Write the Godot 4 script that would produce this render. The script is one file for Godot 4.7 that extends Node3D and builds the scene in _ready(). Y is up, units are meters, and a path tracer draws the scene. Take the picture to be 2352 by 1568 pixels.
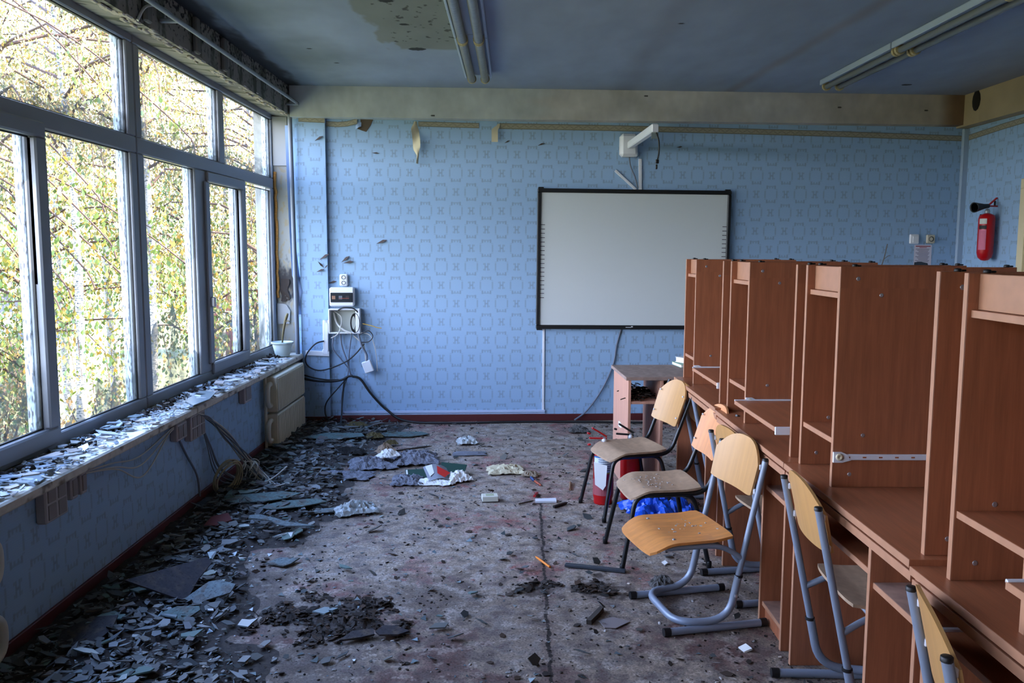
extends Node3D
# Abandoned computer classroom: blue wallpaper, broken window wall, row of carrel desks. Metres, y up; camera stands at the origin.
var rng := RandomNumberGenerator.new()
var nz := FastNoiseLite.new()
var M := {}
var taken := {}
var BW := Transform3D(Basis(Vector3.UP, 0.0536), Vector3(0, 0, -7.648))   # the back wall's own frame: x along it, y up, z into the room

# ---------------------------------------------------------------- scene helpers
func numbered(called: String) -> String:
	if not taken.has(called):
		taken[called] = 0
		return called
	taken[called] += 1
	return "%s_%03d" % [called, taken[called]]

func tag(o: Node3D, label: String, category: String, group := "", kind := "") -> Node3D:
	if label: o.set_meta("label", label)
	if category: o.set_meta("category", category)
	if group: o.set_meta("group", group)
	if kind: o.set_meta("kind", kind)
	return o

func thing(called: String, label: String, category: String, xf := Transform3D.IDENTITY, group := "") -> Node3D:
	var o := Node3D.new()
	o.name = numbered(called)
	add_child(o)
	o.transform = xf
	tag(o, label, category, group)
	return o

func obj(called: String, st: SurfaceTool, m: Material, parent: Node3D = null, xf := Transform3D.IDENTITY) -> MeshInstance3D:
	st.generate_normals()
	var o := MeshInstance3D.new()
	o.mesh = st.commit()
	o.material_override = m
	o.cast_shadow = GeometryInstance3D.SHADOW_CASTING_SETTING_ON
	o.transform = xf
	if parent == null:
		o.name = numbered(called)
		add_child(o)
	else:
		o.name = called
		parent.add_child(o, true)
	return o

func struct(called: String, st: SurfaceTool, m: Material, label: String, xf := Transform3D.IDENTITY) -> MeshInstance3D:
	var o := obj(called, st, m, null, xf)
	tag(o, label, called.split("_")[0], "", "structure")
	return o

func meshpart(called: String, mesh: Mesh, m: Material, parent: Node3D, xf := Transform3D.IDENTITY) -> MeshInstance3D:
	var o := MeshInstance3D.new()
	o.mesh = mesh
	o.material_override = m
	o.transform = xf
	if parent == null:
		o.name = numbered(called)
		add_child(o)
	else:
		o.name = called
		parent.add_child(o, true)
	return o

# ---------------------------------------------------------------- shape helpers (faces given counter-clockwise from outside)
func S() -> SurfaceTool:
	var st := SurfaceTool.new()
	st.begin(Mesh.PRIMITIVE_TRIANGLES)
	st.set_smooth_group(-1)
	return st

func tri(st: SurfaceTool, a: Vector3, b: Vector3, c: Vector3) -> void:
	st.add_vertex(a); st.add_vertex(c); st.add_vertex(b)

func quad(st: SurfaceTool, a: Vector3, b: Vector3, c: Vector3, d: Vector3) -> void:
	tri(st, a, b, c); tri(st, a, c, d)

func quad_uv(st: SurfaceTool, p: Array, uv: Array) -> void:
	for i in [0, 2, 1, 0, 3, 2]:
		st.set_uv(uv[i])
		st.add_vertex(p[i])

# chamfered box by centre and size
func bx(st: SurfaceTool, c: Vector3, s: Vector3, ch := 0.0, xf := Transform3D.IDENTITY) -> void:
	var h := s * 0.5
	ch = minf(ch, minf(h.x, minf(h.y, h.z)) * 0.9)
	if ch <= 0.0:
		var v: Array[Vector3] = []
		for i in 8:
			v.append(xf * (c + Vector3(h.x if i & 1 else -h.x, h.y if i & 2 else -h.y, h.z if i & 4 else -h.z)))
		for f in [[1, 3, 7, 5], [0, 4, 6, 2], [2, 6, 7, 3], [0, 1, 5, 4], [4, 5, 7, 6], [0, 2, 3, 1]]:
			quad(st, v[f[0]], v[f[1]], v[f[2]], v[f[3]])
		return
	var P := func(sx: float, sy: float, sz: float, ax: int) -> Vector3:
		var q := h - Vector3(ch, ch, ch)
		q[ax] = h[ax]
		return xf * (c + Vector3(sx * q.x, sy * q.y, sz * q.z))
	for ax in 3:
		var b := (ax + 1) % 3
		var d := (ax + 2) % 3
		for s1 in [-1.0, 1.0]:
			var k: Array[Vector3] = []
			for e in [[-1.0, -1.0], [1.0, -1.0], [1.0, 1.0], [-1.0, 1.0]]:
				var w := Vector3.ZERO
				w[ax] = s1; w[b] = e[0]; w[d] = e[1]
				k.append(P.call(w.x, w.y, w.z, ax))
			if s1 > 0: quad(st, k[0], k[1], k[2], k[3])
			else: quad(st, k[3], k[2], k[1], k[0])
		# the four edges that run along axis ax
		for s1 in [-1.0, 1.0]:
			for s2 in [-1.0, 1.0]:
				var w0 := Vector3.ZERO
				w0[b] = s1; w0[d] = s2; w0[ax] = -1.0
				var w1 := w0
				w1[ax] = 1.0
				var a0: Vector3 = P.call(w0.x, w0.y, w0.z, b)
				var a1: Vector3 = P.call(w1.x, w1.y, w1.z, b)
				var b0: Vector3 = P.call(w0.x, w0.y, w0.z, d)
				var b1: Vector3 = P.call(w1.x, w1.y, w1.z, d)
				if s1 * s2 > 0: quad(st, a0, b0, b1, a1)
				else: quad(st, a1, b1, b0, a0)
	for sx in [-1.0, 1.0]:
		for sy in [-1.0, 1.0]:
			for sz in [-1.0, 1.0]:
				var a: Vector3 = P.call(sx, sy, sz, 0)
				var b: Vector3 = P.call(sx, sy, sz, 1)
				var d: Vector3 = P.call(sx, sy, sz, 2)
				if sx * sy * sz > 0: tri(st, a, b, d)
				else: tri(st, a, d, b)

# box by its low and high corners
func bb(st: SurfaceTool, lo: Vector3, hi: Vector3, ch := 0.0, xf := Transform3D.IDENTITY) -> void:
	bx(st, (lo + hi) * 0.5, hi - lo, ch, xf)

func curve(pts: Array, sub := 6) -> Array:
	var o := []
	var n := pts.size()
	for i in n - 1:
		var p0: Vector3 = pts[maxi(i - 1, 0)]
		var p1: Vector3 = pts[i]
		var p2: Vector3 = pts[i + 1]
		var p3: Vector3 = pts[mini(i + 2, n - 1)]
		for k in sub:
			o.append(p1.cubic_interpolate(p2, p0, p3, k / float(sub)))
	o.append(pts[n - 1])
	return o

# polyline with its corners rounded off
func rounded(pts: Array, r: float, sub := 5) -> Array:
	var o := [pts[0]]
	for i in range(1, pts.size() - 1):
		var p: Vector3 = pts[i]
		var a: Vector3 = pts[i - 1] - p
		var b: Vector3 = pts[i + 1] - p
		var ra := minf(r, a.length() * 0.48)
		var rb := minf(r, b.length() * 0.48)
		var s: Vector3 = p + a.normalized() * ra
		var e: Vector3 = p + b.normalized() * rb
		for k in sub + 1:
			var t := k / float(sub)
			o.append(s.lerp(p, t).lerp(p.lerp(e, t), t))
	o.append(pts[-1])
	return o

func tube(st: SurfaceTool, pts: Array, r, n := 8, caps := true) -> void:
	st.set_smooth_group(1)
	var rings := []
	var t0: Vector3 = (pts[1] - pts[0]).normalized()
	var u: Vector3 = t0.cross(Vector3.UP if absf(t0.y) < 0.9 else Vector3.RIGHT).normalized()
	var m := pts.size()
	for i in m:
		var t: Vector3 = (pts[mini(i + 1, m - 1)] - pts[maxi(i - 1, 0)])
		t = t.normalized() if t.length() > 1e-7 else t0
		u = (u - t * u.dot(t)).normalized()
		var w := t.cross(u)
		var rr: float = r[i] if r is Array else r
		var ring: Array[Vector3] = []
		for k in n:
			var a := TAU * k / n
			ring.append(pts[i] + (u * cos(a) + w * sin(a)) * rr)
		rings.append(ring)
	for i in m - 1:
		for k in n:
			var k2 := (k + 1) % n
			quad(st, rings[i][k], rings[i][k2], rings[i + 1][k2], rings[i + 1][k])
	if caps:
		st.set_smooth_group(-1)
		for k in range(1, n - 1):
			tri(st, rings[0][0], rings[0][k + 1], rings[0][k])
			tri(st, rings[-1][0], rings[-1][k], rings[-1][k + 1])
	st.set_smooth_group(-1)

# turned shape: prof holds (radius, height) from the bottom up
func lathe(st: SurfaceTool, prof: Array, n := 20, xf := Transform3D.IDENTITY, smooth := true) -> void:
	st.set_smooth_group(2 if smooth else -1)
	for i in prof.size() - 1:
		for k in n:
			var a := TAU * k / n
			var b := TAU * (k + 1) / n
			var p: Vector2 = prof[i]
			var q: Vector2 = prof[i + 1]
			var v0 := xf * Vector3(p.x * cos(a), p.y, -p.x * sin(a))
			var v1 := xf * Vector3(p.x * cos(b), p.y, -p.x * sin(b))
			var v2 := xf * Vector3(q.x * cos(b), q.y, -q.x * sin(b))
			var v3 := xf * Vector3(q.x * cos(a), q.y, -q.x * sin(a))
			if p.x > 1e-6: tri(st, v0, v1, v2)
			if q.x > 1e-6: tri(st, v0, v2, v3)
	st.set_smooth_group(-1)

# plate: polygon in x,z lifted from y 0 to y thick
func plate(st: SurfaceTool, poly: PackedVector2Array, thick: float, xf := Transform3D.IDENTITY, bend := 0.0) -> void:
	if not Geometry2D.is_polygon_clockwise(poly): poly.reverse()
	var idx := Geometry2D.triangulate_polygon(poly)
	var up := func(p: Vector2, y: float) -> Vector3: return xf * Vector3(p.x, y + bend * (p.x * p.x - p.y * p.y * 0.5), p.y)
	for i in range(0, idx.size(), 3):
		var a := poly[idx[i]]
		var b := poly[idx[i + 1]]
		var c := poly[idx[i + 2]]
		if (b - a).cross(c - a) > 0:
			var sw := b
			b = c
			c = sw
		tri(st, up.call(a, thick), up.call(b, thick), up.call(c, thick))
		tri(st, up.call(a, 0.0), up.call(c, 0.0), up.call(b, 0.0))
	var n := poly.size()
	for i in n:
		var a := poly[i]
		var b := poly[(i + 1) % n]
		quad(st, up.call(a, 0.0), up.call(b, 0.0), up.call(b, thick), up.call(a, thick))

# bumpy sheet over a grid: f(u, v) -> Vector3, drawn with a little thickness
func sheet(st: SurfaceTool, nu: int, nv: int, f: Callable, smooth := true, thick := 0.0012) -> void:
	st.set_smooth_group(3 if smooth else -1)
	var g := []
	for i in nu + 1:
		var row := []
		for j in nv + 1: row.append(f.call(i / float(nu), j / float(nv)))
		g.append(row)
	for i in nu:
		for j in nv:
			st.set_uv(Vector2(i / float(nu), j / float(nv)))
			var uv := [Vector2(i, j), Vector2(i + 1, j), Vector2(i + 1, j + 1), Vector2(i, j + 1)]
			for k in 4: uv[k] = Vector2(uv[k].x / nu, uv[k].y / nv)
			quad_uv(st, [g[i][j], g[i + 1][j], g[i + 1][j + 1], g[i][j + 1]], uv)
	st.set_smooth_group(-1)
	if thick > 0.0:
		var d := Vector3(0, -thick, 0)
		var rim := []
		for i in nu + 1: rim.append(g[i][0])
		for j in range(1, nv + 1): rim.append(g[nu][j])
		for i in range(nu - 1, -1, -1): rim.append(g[i][nv])
		for j in range(nv - 1, 0, -1): rim.append(g[0][j])
		for i in rim.size():
			var a: Vector3 = rim[i]
			var b: Vector3 = rim[(i + 1) % rim.size()]
			quad(st, a, b, b + d, a + d)

func rpoly(r: float, n: int, stretch := 1.0, rough := 0.45) -> PackedVector2Array:
	var p := PackedVector2Array()
	var a0 := rng.randf() * TAU
	for i in n:
		var a := a0 + TAU * (i + rng.randf_range(-0.3, 0.3)) / n
		var q := r * rng.randf_range(1.0 - rough, 1.0)
		p.append(Vector2(cos(a) * q * stretch, sin(a) * q / stretch))
	return p

func ease01(a: float, b: float, x: float) -> float:
	return smoothstep(a, b, x)

# ---------------------------------------------------------------- materials and textures
func mat(c: Color, rough := 0.7, metal := 0.0, spec := 0.5) -> StandardMaterial3D:
	var m := StandardMaterial3D.new()
	m.albedo_color = c
	m.roughness = rough
	m.metallic = metal
	m.metallic_specular = spec
	return m

func pix(w: int, h: int, f: Callable) -> ImageTexture:
	var b := PackedByteArray()
	b.resize(w * h * 4)
	var k := 0
	for y in h:
		for x in w:
			var c: Color = f.call(x, y)
			b[k] = clampi(int(c.r * 255.0), 0, 255)
			b[k + 1] = clampi(int(c.g * 255.0), 0, 255)
			b[k + 2] = clampi(int(c.b * 255.0), 0, 255)
			b[k + 3] = clampi(int(c.a * 255.0), 0, 255)
			k += 4
	return ImageTexture.create_from_image(Image.create_from_data(w, h, false, Image.FORMAT_RGBA8, b))

func tri_tex(m: StandardMaterial3D, t: Texture2D, scale: Vector3) -> StandardMaterial3D:
	m.albedo_texture = t
	m.albedo_color = Color.WHITE
	m.uv1_triplanar = true
	m.uv1_scale = scale
	return m

func fn(seed_: int, freq: float, oct := 3) -> FastNoiseLite:
	var f := FastNoiseLite.new()
	f.noise_type = FastNoiseLite.TYPE_SIMPLEX_SMOOTH
	f.seed = seed_
	f.frequency = freq
	f.fractal_octaves = oct
	return f

func relief(m: StandardMaterial3D, freq: float, depth: float, seed_ := 1) -> StandardMaterial3D:
	# fine relief as a tiling normal map
	var t := NoiseTexture2D.new()
	t.width = 256; t.height = 256; t.seamless = true; t.as_normal_map = true; t.bump_strength = depth
	t.noise = fn(seed_, freq, 4)
	m.normal_enabled = true
	m.normal_texture = t
	return m

# ---------------------------------------------------------------- the scene
func _ready() -> void:
	rng.seed = 7
	nz = fn(3, 1.0, 3)
	# camera: pitched down 6 degrees, 1.55 m above the floor
	var cam := Camera3D.new()
	cam.name = "camera"
	cam.fov = rad_to_deg(2.0 * atan(784.0 / 1950.0))
	cam.near = 0.05
	cam.far = 300.0
	cam.position = Vector3(0, 1.55, 0)
	cam.rotation = Vector3(-0.106882, -0.003756, 0.003706)
	add_child(cam)
	cam.current = true
	# overcast-bright blue sky, low sun from behind the building
	var sm := ProceduralSkyMaterial.new()
	sm.sky_top_color = Color(0.50, 0.65, 0.92)
	sm.sky_horizon_color = Color(0.93, 0.95, 1.0)
	sm.sky_curve = 0.30
	sm.ground_horizon_color = Color(0.62, 0.64, 0.55)
	sm.ground_bottom_color = Color(0.3, 0.3, 0.22)
	sm.sky_energy_multiplier = 1.0
	var sky := Sky.new()
	sky.sky_material = sm
	var env := Environment.new()
	env.background_mode = Environment.BG_SKY
	env.sky = sky
	env.background_energy_multiplier = 6.0
	env.tonemap_mode = Environment.TONE_MAPPER_LINEAR
	env.tonemap_exposure = 4.1
	env.sdfgi_enabled = true
	env.ssao_enabled = true
	env.ssil_enabled = true
	var we := WorldEnvironment.new()
	we.name = "environment"
	we.environment = env
	add_child(we)
	var sun := DirectionalLight3D.new()
	sun.name = "sun"
	sun.light_color = Color(1.0, 0.93, 0.8)
	sun.light_energy = 4.0
	sun.shadow_enabled = true
	add_child(sun)
	sun.look_at_from_position(Vector3(20, 18, -6), Vector3.ZERO)   # shines from over the roof towards the trees
	materials()
	shell()
	window_wall()
	back_wall_things()
	right_wall_things()
	ceiling_things()
	left_wall_things()
	desks()
	chairs()
	floor_things()
	debris()
	outside()

func wallpaper_tex(w: int, h: int) -> ImageTexture:
	# one repeat: a ring of dashes with an H motif beside it, half-dropped
	var g := PackedFloat32Array()
	g.resize(w * h)
	var put := func(cx: float, cy: float, hw: float, hh: float, v: float) -> void:
		for y in range(int((cy - hh) * h), int((cy + hh) * h) + 1):
			for x in range(int((cx - hw) * w), int((cx + hw) * w) + 1):
				var i := posmod(y, h) * w + posmod(x, w)
				g[i] = maxf(g[i], v * (0.55 + 0.45 * absf(sin(x * 1.3 + y * 0.9))))
	for o in [Vector2(0.25, 0.25), Vector2(0.75, 0.75)]:
		# octagonal ring
		for s in [-1.0, 1.0]:
			put.call(o.x + s * 0.20, o.y, 0.022, 0.10, 0.75)
			put.call(o.x + s * 0.135, o.y - 0.19, 0.022, 0.045, 1.0)
			put.call(o.x + s * 0.135, o.y + 0.19, 0.022, 0.045, 1.0)
			put.call(o.x, o.y + s * 0.215, 0.11, 0.012, 0.7)
			put.call(o.x + s * 0.05, o.y + s * 0.19, 0.02, 0.03, 0.8)
			put.call(o.x - s * 0.05, o.y + s * 0.19, 0.02, 0.03, 0.8)
			put.call(o.x + s * 0.19, o.y + 0.13, 0.03, 0.008, 0.6)
			put.call(o.x + s * 0.19, o.y - 0.13, 0.03, 0.008, 0.6)
	for o in [Vector2(0.75, 0.25), Vector2(0.25, 0.75)]:
		for s in [-1.0, 1.0]:
			put.call(o.x + s * 0.045, o.y, 0.016, 0.10, 0.95)
			put.call(o.x + s * 0.09, o.y - 0.075, 0.018, 0.02, 0.8)
			put.call(o.x + s * 0.09, o.y + 0.075, 0.018, 0.02, 0.8)
		put.call(o.x, o.y, 0.05, 0.016, 1.0)
	g = blurred(g, w, h, 3)
	var a := Color(0.58, 0.70, 0.815)
	var b := Color(0.47, 0.54, 0.61)
	return pix(w, h, func(x: int, y: int) -> Color:
		var c := a.lerp(b, g[y * w + x] * 0.72)
		var l := 0.985 if (y % 10) < 2 else 1.0     # faint ribbing
		return Color(c.r * l, c.g * l, c.b * l))

func blurred(g: PackedFloat32Array, w: int, h: int, r: int) -> PackedFloat32Array:
	for pass_ in 2:
		var o := PackedFloat32Array()
		o.resize(w * h)
		for y in h:
			for x in w:
				var s := 0.0
				for k in range(-r, r + 1):
					s += g[y * w + posmod(x + k, w)] if pass_ == 0 else g[posmod(y + k, h) * w + x]
				o[y * w + x] = s / (2.0 * r + 1.0)
		g = o
	return g

func materials() -> void:
	var n1 := fn(11, 0.011, 4)
	var n2 := fn(12, 0.05, 3)
	# beech-coloured chipboard, grain along v
	var wood := pix(256, 512, func(x: int, y: int) -> Color:
		var a := n1.get_noise_2d(x * 5.0, y * 0.55)
		var b := n2.get_noise_2d(x * 7.0, y * 0.35)
		var k := 1.0 + 0.10 * a + 0.07 * b
		return Color(0.61 * k, 0.37 * k, 0.25 * k))
	var wrep := StandardMaterial3D.new()
	M.wood = tri_tex(mat(Color.WHITE, 0.42), wood, Vector3(2.2, 0.7, 2.2))
	M.wood_flat = tri_tex(mat(Color.WHITE, 0.36), wood, Vector3(2.2, 2.2, 0.7))
	M.wood_lit_edge = tri_tex(mat(Color.WHITE, 0.5), pix(64, 64, func(x: int, y: int) -> Color:
		var k := 1.0 + 0.05 * n2.get_noise_2d(x * 3.0, y * 3.0)
		return Color(0.66 * k, 0.475 * k, 0.36 * k)), Vector3(2, 2, 2))  # same board, lightened by hand for faces turned to the windows
	M.wood_old = tri_tex(mat(Color.WHITE, 0.6), pix(256, 256, func(x: int, y: int) -> Color:
		var k := 1.0 + 0.10 * n1.get_noise_2d(x * 5.0, y * 0.5)
		return Color(0.74 * k, 0.55 * k, 0.46 * k)), Vector3(2.2, 0.7, 2.2))
	M.dusty_top = tri_tex(mat(Color.WHITE, 0.8), pix(256, 256, func(x: int, y: int) -> Color:
		var k := 1.0 + 0.12 * n2.get_noise_2d(x, y) + 0.1 * n1.get_noise_2d(x * 3.0, y)
		return Color(0.56 * k, 0.48 * k, 0.44 * k)), Vector3(1.5, 1.5, 1.5))
	M.dusty_shelf = tri_tex(mat(Color.WHITE, 0.75), pix(128, 128, func(x: int, y: int) -> Color:
		var k := 1.0 + 0.2 * n2.get_noise_2d(x, y)
		return Color(0.60 * k, 0.47 * k, 0.41 * k)), Vector3(2, 2, 2))
	M.ply = tri_tex(mat(Color.WHITE, 0.38), pix(256, 256, func(x: int, y: int) -> Color:
		var k := 1.0 + 0.06 * n1.get_noise_2d(x * 5.0, y * 0.6) + 0.03 * n2.get_noise_2d(x * 4.0, y * 0.4)
		return Color(0.72 * k, 0.545 * k, 0.33 * k)), Vector3(2.0, 1.0, 2.0))
	M.ply_dusty = tri_tex(mat(Color.WHITE, 0.7), pix(256, 256, func(x: int, y: int) -> Color:
		var k := 1.0 + 0.10 * n1.get_noise_2d(x * 3.0, y * 0.8) + 0.08 * n2.get_noise_2d(x, y)
		return Color(0.64 * k, 0.535 * k, 0.43 * k)), Vector3(2.0, 2.0, 2.0))
	M.ply_seat = tri_tex(mat(Color.WHITE, 0.4), pix(256, 256, func(x: int, y: int) -> Color:
		var k := 1.0 + 0.12 * n1.get_noise_2d(x * 0.6, y * 5.0) + 0.05 * n2.get_noise_2d(x, y * 3.0)
		return Color(0.80 * k, 0.53 * k, 0.28 * k)), Vector3(2.0, 2.0, 2.0))
	M.grey_tube = mat(Color(0.52, 0.56, 0.62), 0.42, 0.25)
	M.black_tube = mat(Color(0.045, 0.05, 0.055), 0.38)
	M.black = mat(Color(0.04, 0.04, 0.045), 0.5)
	M.steel = mat(Color(0.72, 0.73, 0.75), 0.35, 0.8)
	M.white_metal = mat(Color(0.86, 0.87, 0.9), 0.4)
	M.pvc = relief_free(Color(0.52, 0.53, 0.545), 0.4)
	M.white = mat(Color(0.86, 0.87, 0.88), 0.45)
	M.pipe_grey = mat(Color(0.52, 0.54, 0.55), 0.5)
	M.cream_grey = mat(Color(0.56, 0.56, 0.55), 0.6)
	M.cream = mat(Color(0.82, 0.79, 0.70), 0.6)
	M.paper_back = mat(Color(0.80, 0.76, 0.64), 0.9)
	M.paper = mat(Color(0.86, 0.86, 0.84), 0.9)
	M.red = mat(Color(0.70, 0.035, 0.06), 0.28)
	M.red_paint = mat(Color(0.32, 0.09, 0.09), 0.55)
	M.cable_black = mat(Color(0.07, 0.075, 0.085), 0.55)
	M.cable_white = mat(Color(0.74, 0.73, 0.69), 0.6)
	M.cable_grey = mat(Color(0.40, 0.43, 0.48), 0.6)
	M.glass_sheet = mat(Color(0.47, 0.52, 0.53), 0.25, 0.0, 0.5)
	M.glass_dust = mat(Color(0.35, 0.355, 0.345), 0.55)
	M.glass_green = mat(Color(0.34, 0.42, 0.40), 0.3, 0.0, 0.5)
	for q in [["big_glass", Color(0.32, 0.39, 0.38)], ["big_pale", Color(0.38, 0.42, 0.425)], ["big_dark", Color(0.20, 0.19, 0.205)]]:
		var bc: Color = q[1]
		M[q[0]] = tri_tex(mat(Color.WHITE, 0.62, 0.0, 0.25), pix(128, 128, func(x: int, y: int) -> Color:
			var a := n1.get_noise_2d(x * 2.2, y * 2.2)
			var c := bc.lerp(Color(0.33, 0.28, 0.24), smoothstep(0.0, 0.5, a) * 0.7)
			var k := 1.0 + 0.18 * n2.get_noise_2d(x * 2.0, y * 2.0)
			if n2.get_noise_2d(x * 3.0 + 60.0, y * 3.0) > 0.42: k *= 0.6
			return Color(c.r * k, c.g * k, c.b * k)), Vector3(3, 3, 3))
	M.sill_glass = mat(Color(0.62, 0.66, 0.69), 0.25, 0.0, 0.5)
	M.dirt = mat(Color(0.20, 0.165, 0.14), 0.95)
	M.litter = mat(Color(0.22, 0.15, 0.09), 0.9)
	M.plaster_bit = mat(Color(0.66, 0.62, 0.58), 0.9)
	M.paint = mat(Color(0.84, 0.84, 0.80), 0.75)
	# wallpaper
	var wp := wallpaper_tex(256, 320)
	M.wallpaper = mat(Color.WHITE, 0.75)
	M.wallpaper.albedo_texture = wp
	M.wallpaper.uv1_scale = Vector3(1.0 / 0.271, 1.0 / 0.33, 1)
	# border strip with a running ornament
	M.border = mat(Color.WHITE, 0.7)
	M.border.albedo_texture = pix(128, 48, func(x: int, y: int) -> Color:
		var v := y / 47.0
		var c := Color(0.62, 0.60, 0.53)
		if v < 0.14 or v > 0.86: c = Color(0.44, 0.43, 0.38)
		else:
			var a := sin(x * TAU / 64.0) * 0.22 + 0.5
			var d := absf(v - a)
			var e := absf(v - (1.0 - a))
			if d < 0.07: c = Color(0.50, 0.48, 0.42)
			elif e < 0.05: c = Color(0.55, 0.53, 0.46)
			elif absf(d - 0.2) < 0.03: c = Color(0.55, 0.52, 0.45)
		var k := 1.0 + 0.08 * n2.get_noise_2d(x * 2.0, y * 2.0)
		return Color(c.r * k, c.g * k, c.b * k))
	M.border.uv1_scale = Vector3(1.0 / 0.16, 1, 1)
	# beam and upper wall paint: cooler grey on the left, beige and stained on the right
	M.beam = mat(Color.WHITE, 0.85)
	M.beam.albedo_texture = pix(1024, 64, func(x: int, y: int) -> Color:
		var u := x / 1023.0
		var c := Color(0.72, 0.74, 0.74).lerp(Color(0.76, 0.745, 0.73), smoothstep(0.33, 0.39, u + 0.03 * n1.get_noise_2d(y * 3.0, 50.0)))
		c = c.lerp(Color(0.69, 0.645, 0.58), smoothstep(0.66, 0.9, u))
		var k := 1.0 + 0.10 * n1.get_noise_2d(x * 1.0, y * 1.0) + 0.05 * n2.get_noise_2d(x * 1.0, y * 0.4)
		var st := smoothstep(0.935, 0.965, u)
		c = c.lerp(Color(0.42, 0.30, 0.20), st * 0.75)
		for q in [[0.505, 12.0], [0.79, 30.0], [0.92, 34.0], [0.20, 58.0]]:
			if Vector2((u - q[0]) * 1023.0, (y - q[1]) * 1.6).length() < 3.0: k *= 0.4
		return Color(c.r * k, c.g * k, c.b * k))
	M.upper = tri_tex(mat(Color.WHITE, 0.85), pix(256, 256, func(x: int, y: int) -> Color:
		var k := 1.0 + 0.12 * n1.get_noise_2d(x * 1.0, y * 1.0)
		return Color(0.66 * k, 0.59 * k, 0.47 * k)), Vector3(0.4, 0.4, 0.4))
	# concrete of the lintel: dark damp streaks over cream paint
	M.lintel = mat(Color.WHITE, 0.9)
	M.lintel.albedo_texture = pix(1024, 96, func(x: int, y: int) -> Color:
		var a := n1.get_noise_2d(x * 1.6, y * 0.35)
		var b := n2.get_noise_2d(x * 1.2, y * 1.2)
		var c := Color(0.52, 0.50, 0.47)
		c = c.lerp(Color(0.25, 0.26, 0.20), smoothstep(0.0, 0.45, a + 0.25 * b) * 0.85)
		c = c.lerp(Color(0.10, 0.09, 0.08), smoothstep(0.25, 0.6, b + 0.55 * (1.0 - y / 95.0) - 0.25) * 0.9)
		return c)
	M.sill = tri_tex(mat(Color.WHITE, 0.6), pix(256, 256, func(x: int, y: int) -> Color:
		var a := n1.get_noise_2d(x * 2.0, y * 2.0)
		var c := Color(0.78, 0.75, 0.69).lerp(Color(0.33, 0.28, 0.22), smoothstep(0.15, 0.5, a) * 0.8)
		var k := 1.0 + 0.08 * n2.get_noise_2d(x * 2.0, y * 2.0)
		return Color(c.r * k, c.g * k, c.b * k)), Vector3(0.9, 0.9, 0.9))
	M.old_paint = tri_tex(mat(Color.WHITE, 0.8), pix(128, 256, func(x: int, y: int) -> Color:
		var a := n2.get_noise_2d(x * 2.5, y * 0.9)
		return Color(0.78, 0.82, 0.84).lerp(Color(0.42, 0.40, 0.40), smoothstep(0.12, 0.4, a)) ), Vector3(5, 1.5, 5))
	M.jamb = mat(Color.WHITE, 0.85)
	M.jamb.albedo_texture = pix(64, 512, func(x: int, y: int) -> Color:
		var v := y / 511.0
		var a := n2.get_noise_2d(x * 1.3, y * 0.8)
		var c := Color(0.55, 0.54, 0.50)
		c = c.lerp(Color(0.58, 0.50, 0.36), smoothstep(0.1, 0.45, a) * 0.6)
		c = c.lerp(Color(0.16, 0.14, 0.13), smoothstep(0.10, 0.02, absf(v - 0.70) + 0.05 * a) * 0.9)
		return c)
	M.foam = tri_tex(mat(Color.WHITE, 0.95), pix(64, 64, func(x: int, y: int) -> Color:
		var k := 1.0 + 0.25 * n2.get_noise_2d(x * 3.0, y * 3.0)
		return Color(0.66 * k, 0.45 * k, 0.20 * k)), Vector3(6, 6, 6))
	# ceiling, mapped over x -2.3..4.3 and z -8.2..1.4
	M.ceiling = mat(Color.WHITE, 0.85)
	var n3 := fn(15, 0.9, 4)
	M.ceiling.albedo_texture = pix(792, 1152, func(px: int, py: int) -> Color:
		var x := -2.3 + px / 792.0 * 6.6
		var z := -8.2 + py / 1152.0 * 9.6
		var a := n3.get_noise_2d(x, z)
		var b := n3.get_noise_2d(x * 4.0 + 40.0, z * 1.6)
		var c := Color(0.56, 0.61, 0.69)
		# damp patch round the first lamp
		var e := maxf(absf(x + 0.42 + 0.1 * (z + 5.0)) - 0.50 - 0.22 * b, (-6.10 - z) - 0.03 * b)
		e = maxf(e, z + 3.2)
		c = c.lerp(Color(0.475, 0.49, 0.46), smoothstep(0.04, -0.03, e) * 0.85 * smoothstep(-0.14, -0.22, x))
		# mould along the windows, near-black strip where the ceiling meets the lintel
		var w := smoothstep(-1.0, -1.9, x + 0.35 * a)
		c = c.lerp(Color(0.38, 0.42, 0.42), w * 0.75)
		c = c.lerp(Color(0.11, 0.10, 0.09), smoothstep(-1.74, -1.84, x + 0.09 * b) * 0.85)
		# slab joints, painted over
		c = c.lerp(Color(0.54, 0.50, 0.47), smoothstep(0.09, 0.0, absf(x - 2.02 - 0.13 * (z + 6.0) * 0.5 + 0.02 * a)) * 0.45)
		c = c.lerp(Color(0.48, 0.49, 0.54), smoothstep(0.14, 0.0, absf(x - 0.98 + 0.03 * a)) * 0.35)
		c = c.lerp(Color(0.55, 0.50, 0.44), smoothstep(3.2, 4.2, x + 0.3 * a) * 0.55)
		var k := 1.0 + 0.05 * b + 0.04 * a
		for q in [[-0.649, -6.10, 0.042], [-0.66, -5.45, 0.02], [-0.70, -4.95, 0.03], [1.05, -5.4, 0.012], [3.318, -7.29, 0.03], [-1.4, -6.1, 0.014], [-1.3, -6.55, 0.012]]:
			var d := Vector2((x - q[0]) * 0.7, z - q[1]).length()
			if d < q[2]: k *= 0.22
		var sp := n3.get_noise_2d(x * 14.0, z * 9.0)
		if sp > 0.42 and x > -0.8 and x < -0.25 and z > -5.9: k *= 0.55
		return Color(c.r * k, c.g * k, c.b * k))
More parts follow.
